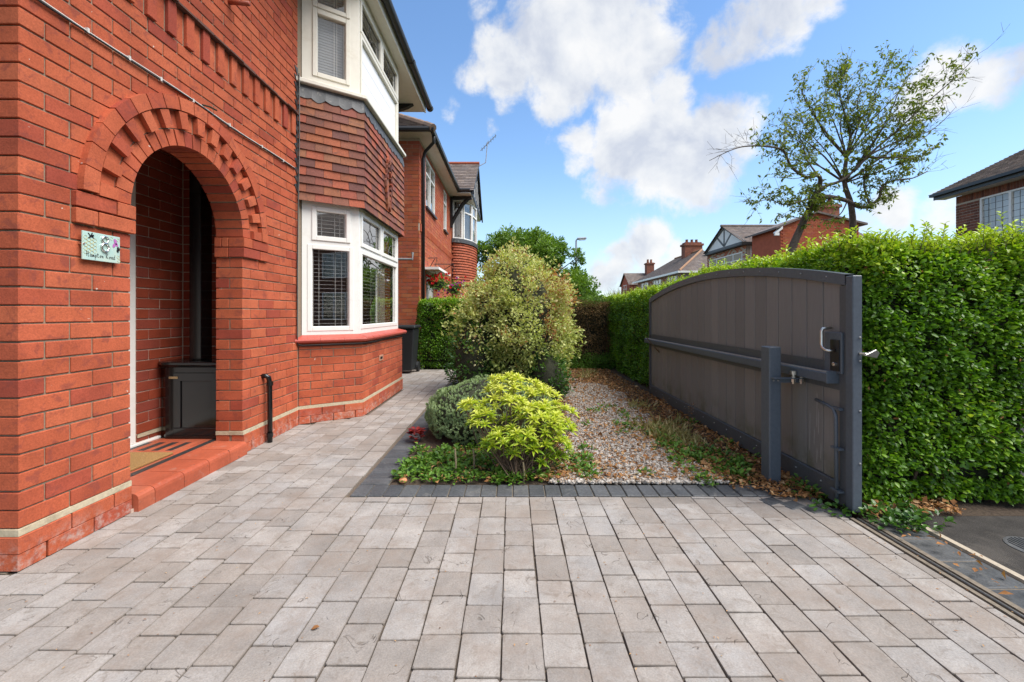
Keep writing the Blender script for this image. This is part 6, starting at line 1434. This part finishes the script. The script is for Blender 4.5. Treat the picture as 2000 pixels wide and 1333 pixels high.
# ------------------------------------------------------------ trees
RAW = set()
def px(u, v, y):
    if v < 380 and (u, v) not in RAW: k = .95; u = 1640+(u-1640)*k; v = 380+(v-380)*.90
    return Vector(((u-1000)/830*y, y, CAMZ + (612-v)/830*y))
ct = thing('tree', (4.9, 7.5, 0), 'leaning sparse leaved old cherry tree rising behind the hedge', 'tree')
limbs = [([(1525, 640, 7.5), (1538, 540, 7.5), (1546, 490, 7.5), (1562, 450, 7.5), (1578, 415, 7.45), (1592, 385, 7.4)], .12, .055),
         ([(1592, 385, 7.4), (1600, 355, 7.3), (1595, 339, 7.2), (1572, 343, 7.1), (1541, 321, 7.0), (1523, 285, 6.9), (1487, 276, 6.8), (1446, 276, 6.7), (1415, 285, 6.65), (1372, 307, 6.6)], .075, .006),
         ([(1592, 385, 7.4), (1625, 386, 7.4), (1655, 393, 7.5), (1678, 405, 7.5), (1700, 402, 7.5), (1718, 385, 7.5), (1728, 362, 7.5), (1752, 350, 7.6), (1790, 345, 7.7), (1820, 330, 7.7)], .085, .012),
         ([(1665, 640, 7.9), (1660, 500, 7.9), (1666, 450, 7.9), (1662, 400, 7.85), (1650, 355, 7.8), (1654, 300, 7.8), (1662, 255, 7.8), (1650, 205, 7.8), (1640, 160, 7.8), (1648, 125, 7.8)], .115, .005),
         ([(1594, 380, 7.4), (1612, 362, 7.35), (1640, 352, 7.3), (1668, 330, 7.3), (1690, 300, 7.3), (1715, 260, 7.3), (1745, 200, 7.3), (1765, 150, 7.3), (1790, 105, 7.3)], .06, .006),
         ([(1668, 330, 7.3), (1710, 285, 7.2), (1760, 240, 7.1), (1820, 180, 7.0), (1880, 125, 6.95), (1925, 75, 6.9)], .045, .004),
         ([(1690, 300, 7.3), (1760, 265, 7.5), (1830, 240, 7.6), (1880, 190, 7.7)], .035, .005),
         ([(1654, 300, 7.8), (1615, 250, 7.6), (1585, 205, 7.5), (1565, 165, 7.4), (1560, 150, 7.4)], .045, .005),
         ([(1650, 355, 7.8), (1610, 300, 7.9), (1560, 255, 8.0), (1530, 225, 8.0)], .04, .006),
         ([(1662, 255, 7.8), (1700, 190, 7.9), (1720, 140, 8.0), (1735, 100, 8.0)], .03, .005),
         ([(1592, 385, 7.4), (1560, 395, 7.2), (1530, 400, 7.1), (1500, 390, 7.0), (1470, 400, 6.9)], .035, .005),
         ([(1700, 402, 7.5), (1690, 360, 7.7), (1700, 320, 7.8), (1740, 290, 7.9), (1790, 265, 7.9)], .04, .006),
         ([(1655, 393, 7.5), (1640, 420, 7.4), (1610, 430, 7.3), (1580, 420, 7.25)], .022, .005),
         ([(1690, 300, 7.3), (1740, 300, 7.0), (1800, 300, 6.9), (1840, 275, 6.85)], .03, .004),
         ([(1595, 339, 7.2), (1570, 300, 7.4), (1560, 260, 7.5), (1520, 240, 7.5)], .03, .005)]
for u_, v_, y_ in ((1652, 130, 7.7), (1695, 130, 7.5), (1730, 128, 7.8), (1780, 130, 7.2), (1825, 150, 7.6), (1850, 195, 7.3), (1830, 245, 7.7), (1575, 180, 7.5), (1560, 215, 7.2), (1525, 245, 7.4), (1510, 280, 7.3), (1800, 300, 7.5), (1610, 140, 7.6), (1760, 190, 7.0)):
    hx, hy = (1650, 355) if v_ > 180 else (1654, 300); limbs.append(([(hx, hy, 7.8), (hx+(u_-hx)*.4+R.uniform(-14, 14), hy+(v_-hy)*.42, (7.8+y_)/2), (hx+(u_-hx)*.72+R.uniform(-10, 10), hy+(v_-hy)*.72, y_), (u_, v_, y_)], .03, .004))
tb_ = MB(); tips = []
def spl(P): return [Vector(q) for q in catmull([tuple(p) for p in P], 4)]
for q, r0, r1 in limbs:
    P = spl([px(*k) for k in q]); n = len(P); tb_.tube(P, [(r0 + (r1-r0)*(i/(n-1))**.55)*(.85 if r0 > .1 else .66) for i in range(n)], 8)
    L0 = sum((P[i+1]-P[i]).length for i in range(n-1))
    for k in range(int(L0*(14 if len(q) > 4 else 9))):
        f = R.uniform(.25 if r0 < .1 else .65, 1.0); i = min(n-2, int(f*(n-1))); p = P[i].lerp(P[i+1], R.random()); d = (P[i+1]-P[i]).normalized()
        side = Vector((R.gauss(0, 1), R.gauss(0, .7), R.gauss(.35, .7))); d2 = (d*.8 + side*.8).normalized(); ln = R.uniform(.15, .5); rr_ = max(.0025, (r0+(r1-r0)*f)*.12)
        Q = [p]
        for s_ in range(4): d2 = (d2 + Vector((R.gauss(0, .16), R.gauss(0, .16), R.gauss(.06, .14)))).normalized(); Q.append(Q[-1]+d2*ln/4)
        tb_.tube(Q, [rr_, rr_*.8, rr_*.6, rr_*.4, .0015], 4, caps=False); tips += [(Q[s_], d2, f) for s_ in (1, 2, 3, 4)]
        for s_ in (2, 3):
            d3 = (d2 + Vector((R.gauss(0, .6), R.gauss(0, .6), R.gauss(0, .5)))).normalized(); e = Q[s_] + d3*R.uniform(.1, .3); tb_.tube([Q[s_], e], [.003, .0012], 3, caps=False); tips += [(e, d3, f), (Q[s_].lerp(e, .5), d3, f)]
tb_.obj('trunk', M['bark'], ct, smooth=True)
R.shuffle(tips)
Pl, Dl = [], []
for p, d, f in tips:
    dens = 8 if p.z < 3.9 else 4
    if p.x < 3.85 or p.x > 7.4: continue
    if p.x < 4.3 and p.z < 4.4: dens = 4
    if R.random() < .25: continue
    for k in range(R.randint(1, dens)): Pl.append(p + Vector((R.gauss(0, .014), R.gauss(0, .014), R.gauss(0, .012)))); Dl.append(Vector((R.gauss(0, .6), R.gauss(0, .6), R.uniform(-1.1, .1))))
Pl, Dl = np.array([tuple(p) for p in Pl]), np.array([tuple(p) for p in Dl]); n = len(Pl); L = rnd(n, .05, .09)
V, F, T = scatter(Pl, Dl, G.normal(0, 1, (n, 3)) + np.array([0, 0, .8]), L, L*.40, np.clip(G.normal(.58, .22, n), 0, 1))
obj('crown', np_mesh('crown', V, F, T), M['cherry'], ct, kind='stuff')

def leafy(name, label, x, y, h, lumps, n, ls, mat, group=None, cat='tree', trunk=.12):
    t_ = thing(name, (x, y, 0), label, cat, group); mb = MB(); parts = []
    tot = sum(l[3]**2 for l in lumps)
    mb.tube([(x, y, -.1), (x+.03, y, h*.3), (x-.05, y, h*.6), (x, y, h*.85)], [trunk, trunk*.8, trunk*.5, trunk*.2], 8)
    for lx, ly, lz, lr_ in lumps:
        c = Vector((lx, ly, lz)); mb.tube([(x, y, h*.35), Vector((x, y, h*.45)).lerp(c, .6), c], [trunk*.4, trunk*.25, trunk*.08], 5, caps=False)
        m = int(n*lr_**2/tot/10); d = unit(G.normal(0, 1, (m, 3))); rr_ = lr_*rnd(m, .55, 1.08)[:, None]; P = np.array([lx, ly, lz]) + d*rr_; parts.append(clumps(P, d, 10, lr_*.16, ls, .5, .42+.3*d[:, 2]+G.normal(0, .1, m), .12, .1, sink=.05))
        for k in range(6): e = c + Vector(tuple(d[k]))*lr_; mb.tube([c, e], [trunk*.08, .004], 4, caps=False)
    V, F, T = join(parts); obj('crown', np_mesh('crown', V, F, T), mat, t_, kind='stuff'); mb.obj('trunk', M['bark'], t_, smooth=True); return t_
lum = [(R.gauss(.7, 1.0), 18+R.gauss(0, .7), R.uniform(1.5, 4.1), R.uniform(.45, .85)) for i in range(22)] + [(1.0, 18, 4.25, .5), (-.3, 18, 4.0, .5), (2.6, 18, 2.6, .55), (2.75, 18, 3.5, .35), (2.5, 18, 1.7, .6), (-1.2, 18, 3.6, .5), (1.9, 18, 3.7, .5), (-1.3, 18.2, 3.9, .35)]
lum = [(min(max(a, -1.4), 2.75), b, c, d) for a, b, c, d in lum]
leafy('tree', 'leafy green street tree beyond the golden shrub', .7, 18, 4.4, lum, 40000, .13, M['treeleaf'])
leafy('bush', 'low ornamental bush above the far end of the hedge', 3.0, 15.5, 1.4, [(2.4+R.gauss(0, .5), 15.5+R.gauss(0, .3), 1.3+R.uniform(-.3, .42), .34) for i in range(9)], 4200, .06, M['treeleaf'], cat='bush', trunk=.05)
for i, (x, y, hh, lb) in enumerate(((9.2, 62, 4.0, 'distant round tree left of the far brick gable'), (5.6, 70, 5.0, 'distant tree behind the street lamp'), (1.0, 66, 3.6, 'distant low tree hidden behind the street tree'), (13., 74, 4.6, 'distant tree close to the far gable wall'))):
    leafy('tree', lb, x, y, hh, [(x+R.gauss(0, 1.6), y+R.gauss(0, 1), hh*.75+R.uniform(-1.4, .9), 1.2) for k in range(9)], 3200, .35, M['treeleaf'], 'distant trees at the end of the street', trunk=.2)
# a garden tree and low hedge across the road, mirrored in the glass
leafy('tree', 'green garden tree across the road mirrored in the bay glass', 11.2, 3.2, 4.0, [(11.2+R.gauss(0, .6), 3.2+R.gauss(0, .6), 2.9+R.uniform(-1., 1.2), .7) for k in range(10)], 4500, .12, M['treeleaf'], trunk=.1)
